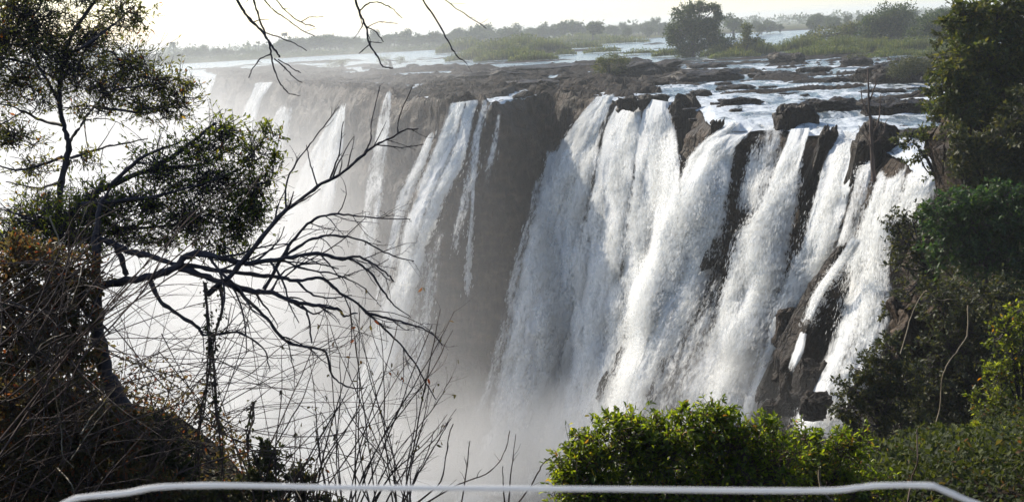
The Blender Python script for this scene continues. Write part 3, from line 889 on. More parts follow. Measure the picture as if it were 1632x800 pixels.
def limb(T, pxs, d, w0, w1, sides=6, jit=0.0, n=None):
    """a limb traced as (px, py) or (px, py, depth offset) with widths in pixels"""
    a = np.array([(q[0], q[1], d + (q[2] if len(q) > 2 else 0.0)) for q in pxs], float)
    a = catmull(a, 6) if len(a) > 2 else resample(a, 8)
    n = len(a)
    if jit:
        a[:, 2] += jit * np.cumsum(RNG.normal(size=n)) * 0.1
    if n > 8:
        sd_ = int(abs(pxs[0][0] * 7 + pxs[-1][1])) % 991
        am_ = min(2.2, 0.35 * w0 ** 0.5 + 0.4) * np.minimum(1, np.arange(n) / 3.0)
        a[:, 0] += am_ * vnoise(np.arange(n) * 0.8, 0, 0, sd_)
        a[:, 1] += am_ * vnoise(np.arange(n) * 0.8, 5, 0, sd_ + 1)
    pts = P(a[:, 0], a[:, 1], a[:, 2])
    ww = np.linspace(w0, w1, n) * (1 + 0.2 * vnoise(np.arange(n) * 0.9, 0, 0, int(abs(pxs[0][0])) % 97))
    r = ww * a[:, 2] / F_PX / 2
    T.add(pts, r, sides)
    return pts, r

def clump_leaves(clumps, d, sub, per, leaf, aspect, spread=0.16, T=None, dthick=0.9, shape=6, dvar=0.0, twr=0.004, updir=0.1):
    """leaves gathered on short twigs inside ellipsoids given in pixels (cx, cy, rx, ry[, depth offset])"""
    pos, dirs = [], []
    for c in clumps:
        cx_, cy_, rx, ry = c[:4]
        dd = d + (c[4] if len(c) > 4 else 0)
        s = dd / F_PX
        c0 = P(cx_, cy_, dd)
        k = max(3, int(sub * rx * ry / 2000.0))
        q = unit(RNG.normal(size=(k, 3))) * (RNG.uniform(size=(k, 1)) ** 0.38)
        off = q[:, :1] * rx * s * _r + q[:, 1:2] * ry * s * _u + q[:, 2:3] * (rx + ry) / 2 * s * dthick * _f
        for o in off:
            sc = c0 + o
            m = max(3, int(per * random.uniform(0.6, 1.4)))
            rad = spread * (rx + ry) / 2 * s * random.uniform(0.7, 1.4)
            dirn = unit(o + RNG.normal(size=3) * 0.3 * (np.linalg.norm(o) + 1e-3) + np.array([0, 0, updir]))
            # three twiglets, leaves alternate along them
            for b in range(3):
                dv = unit(dirn + RNG.normal(size=3) * 0.6)
                tw = wander(sc - dv * rad * 0.9, dv, rad * 2.1, 5, 0.16)
                if T is not None:
                    T.add(tw, np.linspace(twr, twr * 0.4, 5), 3)
                mm = max(1, m // 3)
                tt = RNG.uniform(0.1, 1.0, size=mm) * 4
                i0 = np.minimum(tt.astype(int), 3)
                pp = tw[i0] + (tw[i0 + 1] - tw[i0]) * (tt - i0)[:, None]
                pos.append(pp)
                dirs.append(unit(tw[i0 + 1] - tw[i0]) * 0.6 + RNG.normal(size=(mm, 3)) * 0.65)
            if T is not None:
                a = c0 + o * 0.25
                T.add(np.array([a, (a + sc) / 2 + RNG.normal(size=3) * rad * 0.2, sc - dirn * rad * 0.9]), [twr * 1.8, twr * 1.4, twr], 3)
    pos = np.vstack(pos); dirs = np.vstack(dirs)
    n = len(pos)
    L = leaf * RNG.uniform(0.65, 1.3, size=n)
    return leaves_mesh(pos, dirs, L, L * aspect, shape)

# ---- leafy tree in the upper left
def tree_a():
    d = 12.0
    base = P(88, 420, d)
    root = empty('leafy_tree', base, 'slender leafy tree with a thin curved trunk against the bright sky', 'tree', 'leafy trees at the gorge rim')
    T = Tubes()
    limb(T, [(86, 430), (92, 350), (97, 290), (107, 250), (110, 228), (102, 200), (95, 150), (100, 95), (120, 45), (155, 0), (175, -30)], d, 12, 4, 7)
    W = Tubes()
    ls = [[(110, 228), (125, 205), (150, 170), (180, 145), (225, 138), (270, 130)], [(113, 252), (150, 240), (190, 230), (235, 222)], [(98, 170), (70, 120), (40, 70), (10, 40)],
          [(97, 130), (60, 110), (20, 95), (-30, 90)], [(103, 90), (140, 70), (180, 40), (215, 10)], [(99, 200), (60, 190), (20, 170), (-20, 165)], [(150, 170), (190, 175), (240, 180), (290, 165)],
          [(100, 250), (60, 265), (20, 270), (-30, 250)], [(98, 290), (60, 300), (10, 290)]]
    for q in ls:
        pts, r = limb(W, [(x, y, random.uniform(-.4, .4)) for x, y in q], d, 5.5, 1.8, 5)
        twig_tree(W, pts, r, 2, 3.0, 0.4, 0.9, 0.14, 0.0, 0.0018)
    cl = [(55, 30, 62, 55), (0, 50, 60, 60), (140, 55, 55, 45), (195, 22, 45, 30), (110, 105, 80, 45), (200, 105, 62, 42), (245, 128, 48, 36), (285, 155, 36, 34), (225, 165, 48, 28), (30, 125, 50, 40),
          (165, 140, 55, 32), (-20, 130, 50, 60), (60, 160, 40, 25), (20, 215, 40, 24), (255, 175, 45, 26), (215, 25, 30, 22), (40, -20, 70, 40), (130, -10, 60, 30), (305, 135, 22, 22), (150, 175, 40, 22), (-10, 60, 50, 50), (70, 70, 50, 40), (30, 215, 50, 26), (45, 265, 46, 22), (130, 255, 40, 16), (70, 320, 60, 24)]
    V, F = clump_leaves(cl, d, 36, 13, 0.050, 0.40, 0.58, W)
    part(root, 'trunk', *T.get(), M_BARK)
    part(root, 'branch', *W.get(), M_BARK)
    part(root, 'crown', V, F, M_LEAF_A)
tree_a()

def tree_b():
    d = 10.8
    base = P(150, 760, d)
    root = empty('leafy_tree', base, 'spreading leafy tree with a low dense crown over the bare limbs', 'tree', 'leafy trees at the gorge rim')
    T = Tubes()
    limb(T, [(60, 800), (66, 640), (75, 480), (90, 380), (130, 325), (180, 293), (240, 270), (300, 232), (345, 195)], d, 20, 4, 7)
    W = Tubes()
    for q in ([(130, 325), (200, 320), (280, 305), (360, 280), (420, 250)], [(180, 293), (230, 250), (290, 225)], [(90, 380), (170, 370), (260, 360), (340, 355), (400, 360)], [(240, 270), (320, 262), (390, 225)],
              [(70, 520), (30, 430), (0, 370)], [(90, 380), (40, 345), (-10, 330)]):
        pts, r = limb(W, [(x, y, random.uniform(-.35, .35)) for x, y in q], d, 8, 2, 5)
        twig_tree(W, pts, r, 2, 3.5, 0.35, 0.9, 0.14, 0.0, 0.0018)
    cl = [(358, 208, 46, 24), (402, 242, 38, 34), (322, 235, 50, 32), (255, 268, 58, 36), (335, 288, 75, 44), (405, 300, 38, 44), (232, 318, 60, 36), (150, 335, 68, 30), (300, 348, 78, 38), (382, 355, 46, 40),
          (60, 352, 66, 34), (190, 368, 62, 34), (110, 375, 70, 36), (350, 395, 50, 22), (20, 385, 60, 40), (436, 262, 14, 26), (260, 385, 40, 20), (160, 310, 40, 30), (100, 345, 50, 26), (410, 335, 34, 34), (430, 215, 20, 18)]
    V, F = clump_leaves(cl, d, 46, 13, 0.048, 0.38, 0.58, W)
    part(root, 'trunk', *T.get(), M_BARK)
    part(root, 'branch', *W.get(), M_BARK)
    part(root, 'crown', V, F, M_LEAF_B)
tree_b()

# ---- bare tree with heavy limbs
def bare_tree():
    d = 10.2
    base = P(212, 800, d)
    root = empty('bare_tree', base, 'leafless tree with thick dark limbs reaching out over the white spray', 'tree')
    T = Tubes()
    limb(T, [(225, 840), (218, 740), (204, 670), (178, 615), (160, 560), (154, 490), (152, 420), (154, 370), (160, 330), (176, 300)], d, 36, 4, 9)
    part(root, 'trunk', *T.get(), M_BARK)
    W = Tubes()
    main = [([(160, 456), (200, 447), (245, 440), (280, 426), (294, 410), (322, 403), (360, 414), (400, 420), (447, 413), (506, 404), (544, 413), (572, 410), (604, 427), (629, 449)], 17, 3),
            ([(286, 428), (320, 438), (360, 452), (400, 464), (434, 466), (472, 481), (510, 487), (540, 493), (549, 504), (570, 498)], 14, 3),
            ([(152, 380), (180, 388), (208, 402), (240, 409), (276, 420), (330, 428), (400, 436), (438, 442), (476, 447), (515, 444), (540, 466), (583, 495), (617, 529), (646, 559), (672, 597), (693, 636)], 13, 2),
            ([(182, 386), (192, 408), (202, 438)], 12, 11),
            ([(421, 461), (447, 415), (476, 372), (506, 347), (540, 342), (591, 347), (655, 349)], 8, 2), ([(447, 415), (481, 389), (519, 376), (570, 381), (612, 402), (659, 417)], 7, 2),
            ([(583, 498), (621, 508), (655, 517), (689, 532), (706, 551)], 6, 1.8), ([(527, 410), (561, 415), (591, 436), (608, 461), (629, 487), (655, 506)], 6, 2),
            ([(240, 448), (254, 478), (283, 501), (314, 521), (329, 535), (380, 530), (420, 555), (430, 592)], 10, 2),
            ([(370, 456), (392, 475), (425, 508), (455, 542), (493, 553), (519, 561), (527, 593), (549, 614), (578, 619)], 8, 2.5),
            ([(481, 487), (491, 504), (496, 546)], 6, 3), ([(472, 447), (500, 470), (530, 475), (560, 470)], 5, 2), ([(460, 478), (500, 500), (520, 492)], 5, 2),
            ([(385, 420), (420, 372), (452, 340), (500, 300)], 4, 1.5), ([(165, 452), (150, 500), (175, 530)], 8, 4),
            ([(430, 468), (455, 430), (500, 420), (540, 428)], 5, 2), ([(447, 413), (490, 430), (530, 436), (570, 452), (600, 480)], 5, 1.8)]
    for k, (q, w0, w1) in enumerate(main):
        B = Tubes()
        o = random.uniform(-.3, .3)
        pts, r = limb(B, [(x, y, o * i / len(q)) for i, (x, y) in enumerate(q)], d, w0 * 0.82, w1 * 0.8, 7, 0.03)
        twig_tree(B, pts, r, 3, 7.0 if w0 < 12 else 4.5, 0.30, 0.75, 0.17, 0.01, 0.0019, start=0.3)
        part(root, 'limb', *B.get(), M_BARK)
    # upper branch
    B = Tubes()
    up_ = [([(330, 470), (365, 440), (401, 400), (439, 351), (465, 329), (506, 297), (540, 280), (570, 254), (600, 231), (620, 222), (645, 208), (668, 206)], 9, 2),
           ([(456, 333), (455, 300), (465, 272), (487, 239), (510, 209), (540, 170)], 3.5, 1.5), ([(506, 297), (493, 257), (489, 231)], 3, 1.5), ([(525, 288), (540, 246), (547, 194)], 3, 1.5),
           ([(579, 247), (590, 224), (592, 197), (606, 137)], 3, 1.4), ([(634, 214), (634, 201), (641, 175), (658, 137)], 2.5, 1.4), ([(600, 231), (640, 235), (676, 230)], 2.5, 1.3)]
    for q, w0, w1 in up_:
        pts, r = limb(B, q, d - 0.2, w0, w1, 6)
        twig_tree(B, pts, r, 2, 4.0, 0.2, 0.7, 0.12, -0.01, 0.0017, start=0.3)
    part(root, 'limb', *B.get(), M_BARK)
bare_tree()

# ---- hanging branches at the top
def hang(label, strokes, d, base_px):
    root = empty('hanging_branch', P(base_px[0], base_px[1], d), label, 'branch', 'bare branches hanging into the sky')
    for q, w0, w1 in strokes:
        B = Tubes()
        pts, r = limb(B, q, d, w0, w1, 6)
        twig_tree(B, pts, r, 1, 3.6, 0.22, 0.8, 0.14, 0.01, 0.0012, start=0.3)
        part(root, 'twig', *B.get(), M_BARK)
hang('forked bare branch hanging from the top edge nearest the leafy tree', [([(360, -40), (378, 0), (393, 25), (407, 39), (421, 55), (432, 72), (440, 83), (446, 92)], 4.5, 3), ([(398, -40), (404, 0), (411, 22), (421, 50), (427, 64)], 3.6, 2.6),
      ([(428, 64), (432, 85), (437, 110), (446, 132), (460, 148), (477, 153)], 3, 1.4), ([(431, 87), (415, 95), (404, 108), (396, 125)], 2.4, 1.5), ([(437, 94), (454, 108), (468, 124), (482, 132)], 2.4, 1.4),
      ([(443, 95), (465, 108), (480, 117)], 2, 1.3), ([(421, 52), (451, 62), (473, 72), (488, 81)], 2.2, 1.3)], 7.0, (360, -40))
hang('thin bare branch slanting across the sky between two hanging branches', [([(395, -40), (421, 0), (437, 17), (460, 33), (479, 47), (502, 58)], 2.4, 1.4), ([(415, -40), (440, 0), (460, 22), (479, 36), (501, 43)], 2.4, 1.4), ([(479, 36), (493, 28), (515, 27)], 1.6, 1.2)], 7.4, (395, -40))
hang('bare branch with a hooked tip hanging over the far river', [([(552, -40), (566, 0), (575, 25), (585, 47), (588, 69), (600, 88), (611, 106), (626, 109)], 4.2, 2), ([(574, 17), (589, 5), (606, 5), (625, 14), (641, 29)], 2.6, 1.2),
      ([(585, 44), (600, 52), (611, 68)], 2.0, 1.6), ([(588, 67), (609, 69)], 1.6, 1.2), ([(588, 72), (572, 86)], 1.8, 1.3), ([(585, 44), (605, 36), (634, 38)], 1.4, 1.0)], 7.0, (552, -40))
hang('pair of bare twigs hanging lowest above the reed bank', [([(650, -40), (674, 0), (699, 40), (719, 75), (729, 90), (744, 101)], 3.4, 1.6), ([(668, -40), (709, 0), (744, 25), (776, 46)], 2.2, 1.2)], 7.2, (650, -40))

# ---- dry thicket at lower left: arching stems with few leaves
def arch_stems(T, n, x0, x1, y0, y1, d0, d1, len0, len1, r0, dirpx, sag=0.05, tw=1, curl=0.05, spread=0.5, dens=2.5):
    for _ in range(n):
        d = random.uniform(d0, d1)
        p = P(random.uniform(x0, x1), random.uniform(y0, y1), d)
        dr = unit(dirpx[0] * _r + dirpx[1] * _u + RNG.normal(size=3) * spread)
        q = wander(p, dr, random.uniform(len0, len1), 12, curl, sag)
        rr = np.linspace(r0 * random.uniform(0.7, 1.3), r0 * 0.3, 12)
        T.add(q, rr, 4)
        if tw: twig_tree(T, q, rr, tw, dens, 0.25, 0.7, 0.12, 0.0, 0.0012)

def thicket(label, x0, x1, y0, y1, d0, d1, clumps, dl, nst, mat, dirpx=(0.6, 0.8), leaf=0.05):
    root = empty('dry_shrub', P((x0 + x1) / 2, y1, (d0 + d1) / 2), label, 'shrub', 'tangled shrubs at the gorge rim')
    T = Tubes()
    arch_stems(T, nst, x0, x1, y0, y1, d0, d1, 1.0, 2.6, 0.006, dirpx)
    V, F = clump_leaves(clumps, dl, 50, 20, leaf, 0.45, 0.24, T, shape=6)
    part(root, 'stem', *T.get(), M_TWIG)
    part(root, 'foliage', V, F, mat)
thicket('tangled dry shrub with rusty leaves below the spreading leafy tree', -20, 140, 420, 640, 9.0, 10.2, [(30, 420, 70, 50), (100, 440, 60, 50), (10, 490, 60, 50), (80, 510, 70, 50), (128, 480, 30, 60), (40, 560, 70, 50), (110, 570, 55, 45), (-10, 600, 50, 40)], 9.8, 26, M_LEAF_DRY)
thicket('dark tangled shrub in the lower left corner behind the wire', -20, 230, 650, 830, 8.0, 9.4, [(40, 640, 70, 50), (120, 640, 55, 50), (20, 710, 70, 50), (100, 720, 70, 50), (170, 700, 45, 50), (50, 780, 80, 50), (150, 780, 80, 45), (230, 780, 60, 45), (205, 690, 35, 45)], 9.2, 30, M_LEAF_DRY)
thicket('low dark shrub at the foot of the leafless tree', 200, 320, 700, 830, 9.0, 10.0, [(240, 710, 40, 36), (265, 680, 30, 28), (280, 740, 36, 40), (300, 800, 60, 36), (225, 740, 40, 40)], 9.8, 12, M_LEAF_DARK, (0.3, 1.0))
thicket('dark leaf draped snag and shrub below the hanging vines', 370, 520, 760, 830, 9.4, 10.2, [(422, 712, 12, 30), (430, 745, 36, 30), (460, 770, 46, 30), (400, 775, 40, 30), (490, 790, 40, 24), (350, 800, 50, 24), (540, 810, 40, 18)], 9.8, 12, M_LEAF_DARK, (0.2, 1.0))

# long dry canes that sweep across the lower left
def canes(label, strokes, d, mat=M_TWIG, w=(3.0, 1.4), tw=1, dens=2.0, jitter=10, copies=1):
    root = empty('dry_cane', P(strokes[0][0][0], strokes[0][0][1], d), label, 'plant', 'dry canes at the gorge rim')
    for q in strokes:
        T = Tubes()
        for k in range(copies):
            q2 = [(x + (random.uniform(-jitter, jitter) if k else random.uniform(-5, 5)), y + (random.uniform(-jitter, jitter) * 2 if k else random.uniform(-6, 6)), random.uniform(-.2, .2)) for x, y in q]
            pts, r = limb(T, q2, d, *w, 4)
            if tw: twig_tree(T, pts, r, tw, dens, 0.22, 0.6, 0.1, 0.0, 0.0011)
        part(root, 'stem', *T.get(), mat)
canes('long brown canes sweeping up across the dark trunk to the heavy limbs', [[(-20, 720), (80, 600), (150, 520), (215, 460), (300, 400), (380, 330), (420, 270)], [(-20, 660), (60, 590), (170, 490), (250, 430)], [(0, 500), (90, 450), (180, 400), (260, 360)],
      [(-20, 560), (70, 470), (150, 380), (210, 330)], [(-20, 470), (60, 420), (120, 360)]], 8.4, M_TWIG, (3.4, 1.3), 1, 2.4, 26, 3)
canes('tangle of thin reddish canes crossing the lower left shrubs', [[(-20, 780), (60, 700), (140, 640), (210, 600)], [(20, 820), (80, 720), (110, 620), (120, 540)], [(100, 820), (150, 740), (230, 690), (300, 650)], [(-20, 620), (40, 560), (90, 480), (130, 380)], [(40, 700), (120, 690), (200, 650), (280, 560)], [(-20, 540), (60, 520), (130, 470), (190, 430)], [(150, 820), (180, 740), (260, 700), (340, 690)]], 8.2, M_TWIG, (2.0, 0.9), 2, 3.4, 34, 3)
canes('fine canes arching level across the white spray behind the hanging vines', [[(120, 540), (220, 535), (330, 535), (430, 545), (540, 560)], [(150, 560), (260, 570), (380, 575), (480, 560), (600, 570)], [(170, 620), (260, 600), (360, 590), (450, 570)], [(180, 480), (260, 450), (350, 460), (430, 520), (470, 600)],
      [(200, 700), (300, 670), (400, 650), (520, 640), (640, 640)], [(170, 640), (240, 700), (330, 640), (400, 560)], [(240, 760), (300, 640), (350, 560), (380, 480)], [(180, 520), (280, 640), (380, 700), (480, 720)], [(250, 560), (340, 660), (440, 700), (560, 690)],
      [(160, 600), (280, 560), (400, 600), (500, 660)], [(220, 640), (330, 610), (460, 600), (560, 520)], [(280, 730), (380, 690), (520, 700), (650, 660)]], 8.8, M_TWIG, (1.9, 1.0), 1, 2.2, 22, 2)
canes('pale crooked twigs catching the light in the lower left shrub', [[(88, 620), (92, 660), (100, 690), (104, 720), (120, 740)], [(170, 650), (140, 690), (110, 730)], [(60, 560), (70, 540), (100, 530)], [(130, 690), (150, 660), (180, 620), (182, 600)], [(95, 740), (112, 770), (118, 800)], [(80, 350), (90, 385), (75, 400)], [(470, 730), (466, 760), (480, 800)], [(118, 480), (122, 450), (135, 420)]], 8.0, M_PALE, (2.6, 1.4), 0)

# hanging vines with small leaves
def vine(label, path, d, n, leaf=0.045):
    root = empty('hanging_vine', P(path[-1][0], path[-1][1], d), label, 'vine', 'leafy vines hanging from the bare limbs')
    T = Tubes()
    pos, dirs = [], []
    for k in range(3):
        q = [(x + random.uniform(-4, 4), y, random.uniform(-.1, .1)) for x, y in path]
        pts, r = limb(T, q, d, 3.6, 2.0, 4)
        i = RNG.integers(0, len(pts), n // 3)
        pos.append(pts[i] + RNG.normal(size=(len(i), 3)) * 0.02)
        dirs.append(RNG.normal(size=(len(i), 3)) + np.array([0, 0, -0.8]))
        twig_tree(T, pts, r, 1, 3.0, 0.1, 0.8, 0.2, 0.03, 0.0014)
    V, F = leaves_mesh(np.vstack(pos), np.vstack(dirs), leaf * RNG.uniform(0.6, 1.2, size=sum(map(len, pos))), leaf * 0.5)
    part(root, 'stem', *T.get(), M_TWIG)
    part(root, 'foliage', V, F, M_LEAF_DARK)
vine('leafy vine hanging straight down, thickest of the pair', [(326, 450), (332, 530), (338, 590), (345, 650), (351, 700), (357, 770), (358, 820)], 9.9, 330)
vine('thin leafy vine hanging beside the thick one, nearer the leafless trunk', [(335, 540), (330, 600), (324, 650), (319, 700), (316, 760), (314, 820)], 10.0, 130)
vine('short leafy vine hanging under the middle of the heavy limbs', [(350, 450), (352, 490), (346, 530), (342, 560)], 10.0, 70)
vine('sparse little vine standing over the dark snag', [(402, 640), (400, 670), (394, 700), (398, 760)], 9.9, 60)

# saplings in front of the spray
def sapling(label, n, bx0, bx1, tx0, tx1, ty0, ty1, d, redd=0.0):
    root = empty('bare_sapling', P((bx0 + bx1) / 2, 830, d), label, 'shrub', 'bare thin shrubs before the spray')
    T = Tubes()
    tips = []
    for _ in range(n):
        bx = random.uniform(bx0, bx1); tx = random.uniform(tx0, tx1); ty = random.uniform(ty0, ty1)
        mx = bx + (tx - bx) * 0.35 + random.uniform(-12, 12)
        q = [(bx, 830), (mx, 830 - (830 - ty) * 0.4), (bx + (tx - bx) * 0.75, 830 - (830 - ty) * 0.75), (tx, ty)]
        pts, r = limb(T, [(x, y, random.uniform(-.2, .2)) for x, y in q], d, 2.9, 1.1, 4)
        twig_tree(T, pts, r, 2, 2.6, 0.26, 0.55, 0.09, -0.01, 0.0012, tips)
    part(root, 'stem', *T.get(), M_TWIG)
    k = RNG.integers(0, len(tips), 60)
    pos = np.array([tips[i][-1] for i in k])
    V, F = leaves_mesh(pos, RNG.normal(size=(len(k), 3)) + np.array([0, 0, -1.5]), 0.05 * RNG.uniform(0.6, 1.2, size=len(k)), 0.022)
    part(root, 'foliage', V, F, M_LEAF_DRY)
sapling('thin leafless shrub with many fine upright stems before the bright stepped waterfall', 26, 540, 660, 500, 760, 480, 690, 9.0)
sapling('leafless shrub with wiry stems low before the white spray, next to the dark snag', 16, 400, 540, 380, 620, 560, 720, 9.4)
canes('lone bare twigs rising before the blue spray beside the round green bush', [[(811, 830), (814, 770), (819, 696)], [(640, 830), (719, 772), (784, 745), (802, 715), (811, 690)], [(804, 830), (806, 780), (800, 740)], [(800, 830), (844, 775), (868, 745), (879, 732)],
      [(660, 810), (700, 760), (716, 700), (720, 680)], [(730, 830), (740, 770), (748, 700)], [(640, 800), (680, 730), (700, 690), (717, 670)]], 9.0, M_TWIG, (3.0, 1.4), 1, 2.0, 10, 1)

# ---- round green bush at the bottom
def bush(label, clumps, d, mat, leaf, sub, per, aspect=0.42, group='green bushes at the gorge rim', stems=8, name='green_bush', spread=0.2, shape=6):
    xs = np.array([c[0] for c in clumps]); ys = np.array([c[1] + c[3] for c in clumps])
    base = P(xs.mean(), ys.max(), d)
    root = empty(name, base, label, 'bush', group)
    T = Tubes()
    for k in range(stems):
        c = clumps[k % len(clumps)]
        limb(T, [(xs.mean() + random.uniform(-20, 20), ys.max() + 40), ((xs.mean() + c[0]) / 2, (ys.max() + c[1]) / 2), (c[0], c[1], (c[4] if len(c) > 4 else 0))], d, 6, 2, 5)
    V, F = clump_leaves(clumps, d, sub, per, leaf, aspect, spread, T, shape=shape)
    part(root, 'stem', *T.get(), M_TWIG)
    part(root, 'foliage', V, F, mat)
bush('round glossy green bush standing before the foot of the big waterfalls', [(930, 740, 55, 45), (1000, 710, 60, 48), (1060, 715, 60, 45), (1120, 690, 60, 42), (1170, 705, 60, 45), (960, 790, 80, 45), (1060, 780, 90, 45), (1160, 775, 90, 50), (985, 668, 24, 18), (1135, 656, 34, 18), (1050, 676, 22, 14), (1215, 676, 24, 16), (925, 698, 26, 16), (1090, 652, 10, 10), (905, 775, 30, 40), (1225, 740, 60, 50)],
     9.6, M_LEAF_BUSH, 0.054, 46, 24, spread=0.42)
bush('lower right part of the green undergrowth beside the round glossy bush', [(1260, 735, 60, 50), (1320, 760, 60, 45), (1240, 790, 80, 40), (1345, 720, 40, 45), (1370, 790, 60, 40), (1290, 700, 34, 26)], 12.0, M_LEAF_BUSH, 0.058, 46, 22, spread=0.36)

# ---- wooded slope on the right
def wood(label, trunk, clumps, d, mat, leaf, sub, per, name='tree', group='trees on the wooded slope', spread=0.2, aspect=0.5, w0=9):
    root = empty(name, P(trunk[0][0], trunk[0][1], d), label, 'tree', group)
    T = Tubes()
    limb(T, trunk, d, w0, 3, 7)
    W = Tubes()
    ax, ay = trunk[-1][0], trunk[-1][1]
    for c in clumps:
        t0 = trunk[len(trunk) // 2]
        limb(W, [(t0[0], t0[1]), ((t0[0] + c[0]) / 2 + random.uniform(-8, 8), (t0[1] + c[1]) / 2 + 6), (c[0], c[1], c[4] if len(c) > 4 else 0)], d, 4, 1.4, 5)
    V, F = clump_leaves(clumps, d, sub * 2.4, per, leaf * 0.95, aspect, spread * 1.35, W, shape=4, twr=0.009)
    part(root, 'trunk', *T.get(), M_BARK)
    part(root, 'branch', *W.get(), M_BARK)
    part(root, 'crown', V, F, mat)
wood('tall olive tree at the top right edge above the dark rock wall', [(1580, 330), (1585, 200), (1580, 100), (1590, 20)], [(1545, 30, 40, 30), (1600, 20, 50, 40), (1610, 80, 45, 45), (1560, 90, 55, 45), (1530, 120, 40, 40), (1590, 150, 60, 45), (1640, 60, 50, 70), (1510, 150, 36, 40), (1530, 40, 26, 26), (1540, 180, 50, 40), (1620, 130, 40, 50), (1580, 210, 50, 30)], 50, M_LEAF_OLIVE, 0.26, 30, 28)
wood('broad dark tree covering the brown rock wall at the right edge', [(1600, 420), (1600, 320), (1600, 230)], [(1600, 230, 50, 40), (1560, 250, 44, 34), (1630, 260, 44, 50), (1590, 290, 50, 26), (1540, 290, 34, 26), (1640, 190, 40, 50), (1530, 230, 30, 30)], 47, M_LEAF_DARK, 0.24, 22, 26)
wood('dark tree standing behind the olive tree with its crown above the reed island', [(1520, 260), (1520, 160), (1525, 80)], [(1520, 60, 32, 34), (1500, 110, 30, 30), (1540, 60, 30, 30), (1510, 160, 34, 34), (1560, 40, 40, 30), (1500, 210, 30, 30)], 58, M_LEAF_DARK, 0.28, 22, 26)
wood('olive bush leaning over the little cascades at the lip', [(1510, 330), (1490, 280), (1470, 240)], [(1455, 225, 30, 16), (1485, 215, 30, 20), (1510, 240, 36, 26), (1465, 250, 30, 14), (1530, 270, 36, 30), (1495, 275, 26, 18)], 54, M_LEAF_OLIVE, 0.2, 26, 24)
wood('deep green flat topped tree in front of the dark rock wall', [(1580, 520), (1570, 420), (1550, 350)], [(1540, 325, 50, 26), (1590, 315, 50, 26), (1500, 350, 40, 30), (1560, 360, 70, 34), (1620, 350, 50, 40), (1520, 400, 50, 34), (1580, 410, 60, 40), (1630, 420, 40, 40)], 40, M_LEAF_DEEP, 0.19, 26, 28)
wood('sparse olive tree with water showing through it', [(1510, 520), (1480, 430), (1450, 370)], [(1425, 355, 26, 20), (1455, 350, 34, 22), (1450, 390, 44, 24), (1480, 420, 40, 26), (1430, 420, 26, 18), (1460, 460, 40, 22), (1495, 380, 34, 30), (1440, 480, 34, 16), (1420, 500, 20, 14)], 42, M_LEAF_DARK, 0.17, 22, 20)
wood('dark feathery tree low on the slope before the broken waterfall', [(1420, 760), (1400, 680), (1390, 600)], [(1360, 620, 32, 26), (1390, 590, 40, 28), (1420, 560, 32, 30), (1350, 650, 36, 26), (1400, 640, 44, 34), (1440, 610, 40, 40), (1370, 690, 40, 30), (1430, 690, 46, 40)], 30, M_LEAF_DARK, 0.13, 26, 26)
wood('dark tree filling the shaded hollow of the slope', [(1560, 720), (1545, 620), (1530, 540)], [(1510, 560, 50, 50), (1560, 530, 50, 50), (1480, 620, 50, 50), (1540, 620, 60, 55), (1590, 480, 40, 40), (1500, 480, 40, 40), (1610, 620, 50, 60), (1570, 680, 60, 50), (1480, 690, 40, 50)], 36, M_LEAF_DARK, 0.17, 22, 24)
wood('sunny green tree at the right edge below the deep green one', [(1650, 800), (1630, 680), (1615, 580)], [(1605, 530, 32, 30), (1625, 570, 36, 40), (1600, 600, 34, 36), (1625, 650, 40, 40), (1590, 660, 30, 30), (1630, 500, 26, 24), (1560, 640, 26, 20)], 24, M_LEAF_B, 0.11, 24, 24)
bush('leafy green undergrowth in the lower right corner', [(1480, 760, 60, 44), (1540, 740, 60, 46), (1600, 730, 50, 50), (1630, 770, 40, 50), (1520, 800, 70, 30), (1440, 790, 50, 34), (1590, 790, 60, 40), (1560, 700, 40, 30)], 18.0, M_LEAF_B, 0.085, 60, 24)
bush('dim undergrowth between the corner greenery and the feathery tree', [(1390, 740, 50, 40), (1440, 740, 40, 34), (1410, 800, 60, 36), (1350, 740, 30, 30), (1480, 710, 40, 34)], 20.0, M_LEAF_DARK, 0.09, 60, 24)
canes('pale crooked vine hanging on the dark wooded slope', [[(1546, 482), (1541, 530), (1516, 575), (1500, 610), (1494, 650), (1486, 690)]], 22, M_PALE, (2.6, 2.0), 0)
canes('short pale bent stick on the slope above the pale vine', [[(1440, 560), (1452, 510), (1472, 474), (1482, 467), (1500, 474), (1522, 482)]], 24, M_PALE, (2.2, 1.6), 0)
canes('pale straight dead stick behind the wire in the green undergrowth', [[(1303, 752), (1312, 775), (1326, 800), (1332, 815)]], 8.5, M_PALE, (4.0, 4.4), 0)
canes('long thin upright stem crossing the wire in the lower right', [[(1462, 690), (1460, 730), (1456, 765), (1446, 810)]], 9.0, M_TWIG, (2.0, 2.6), 0)

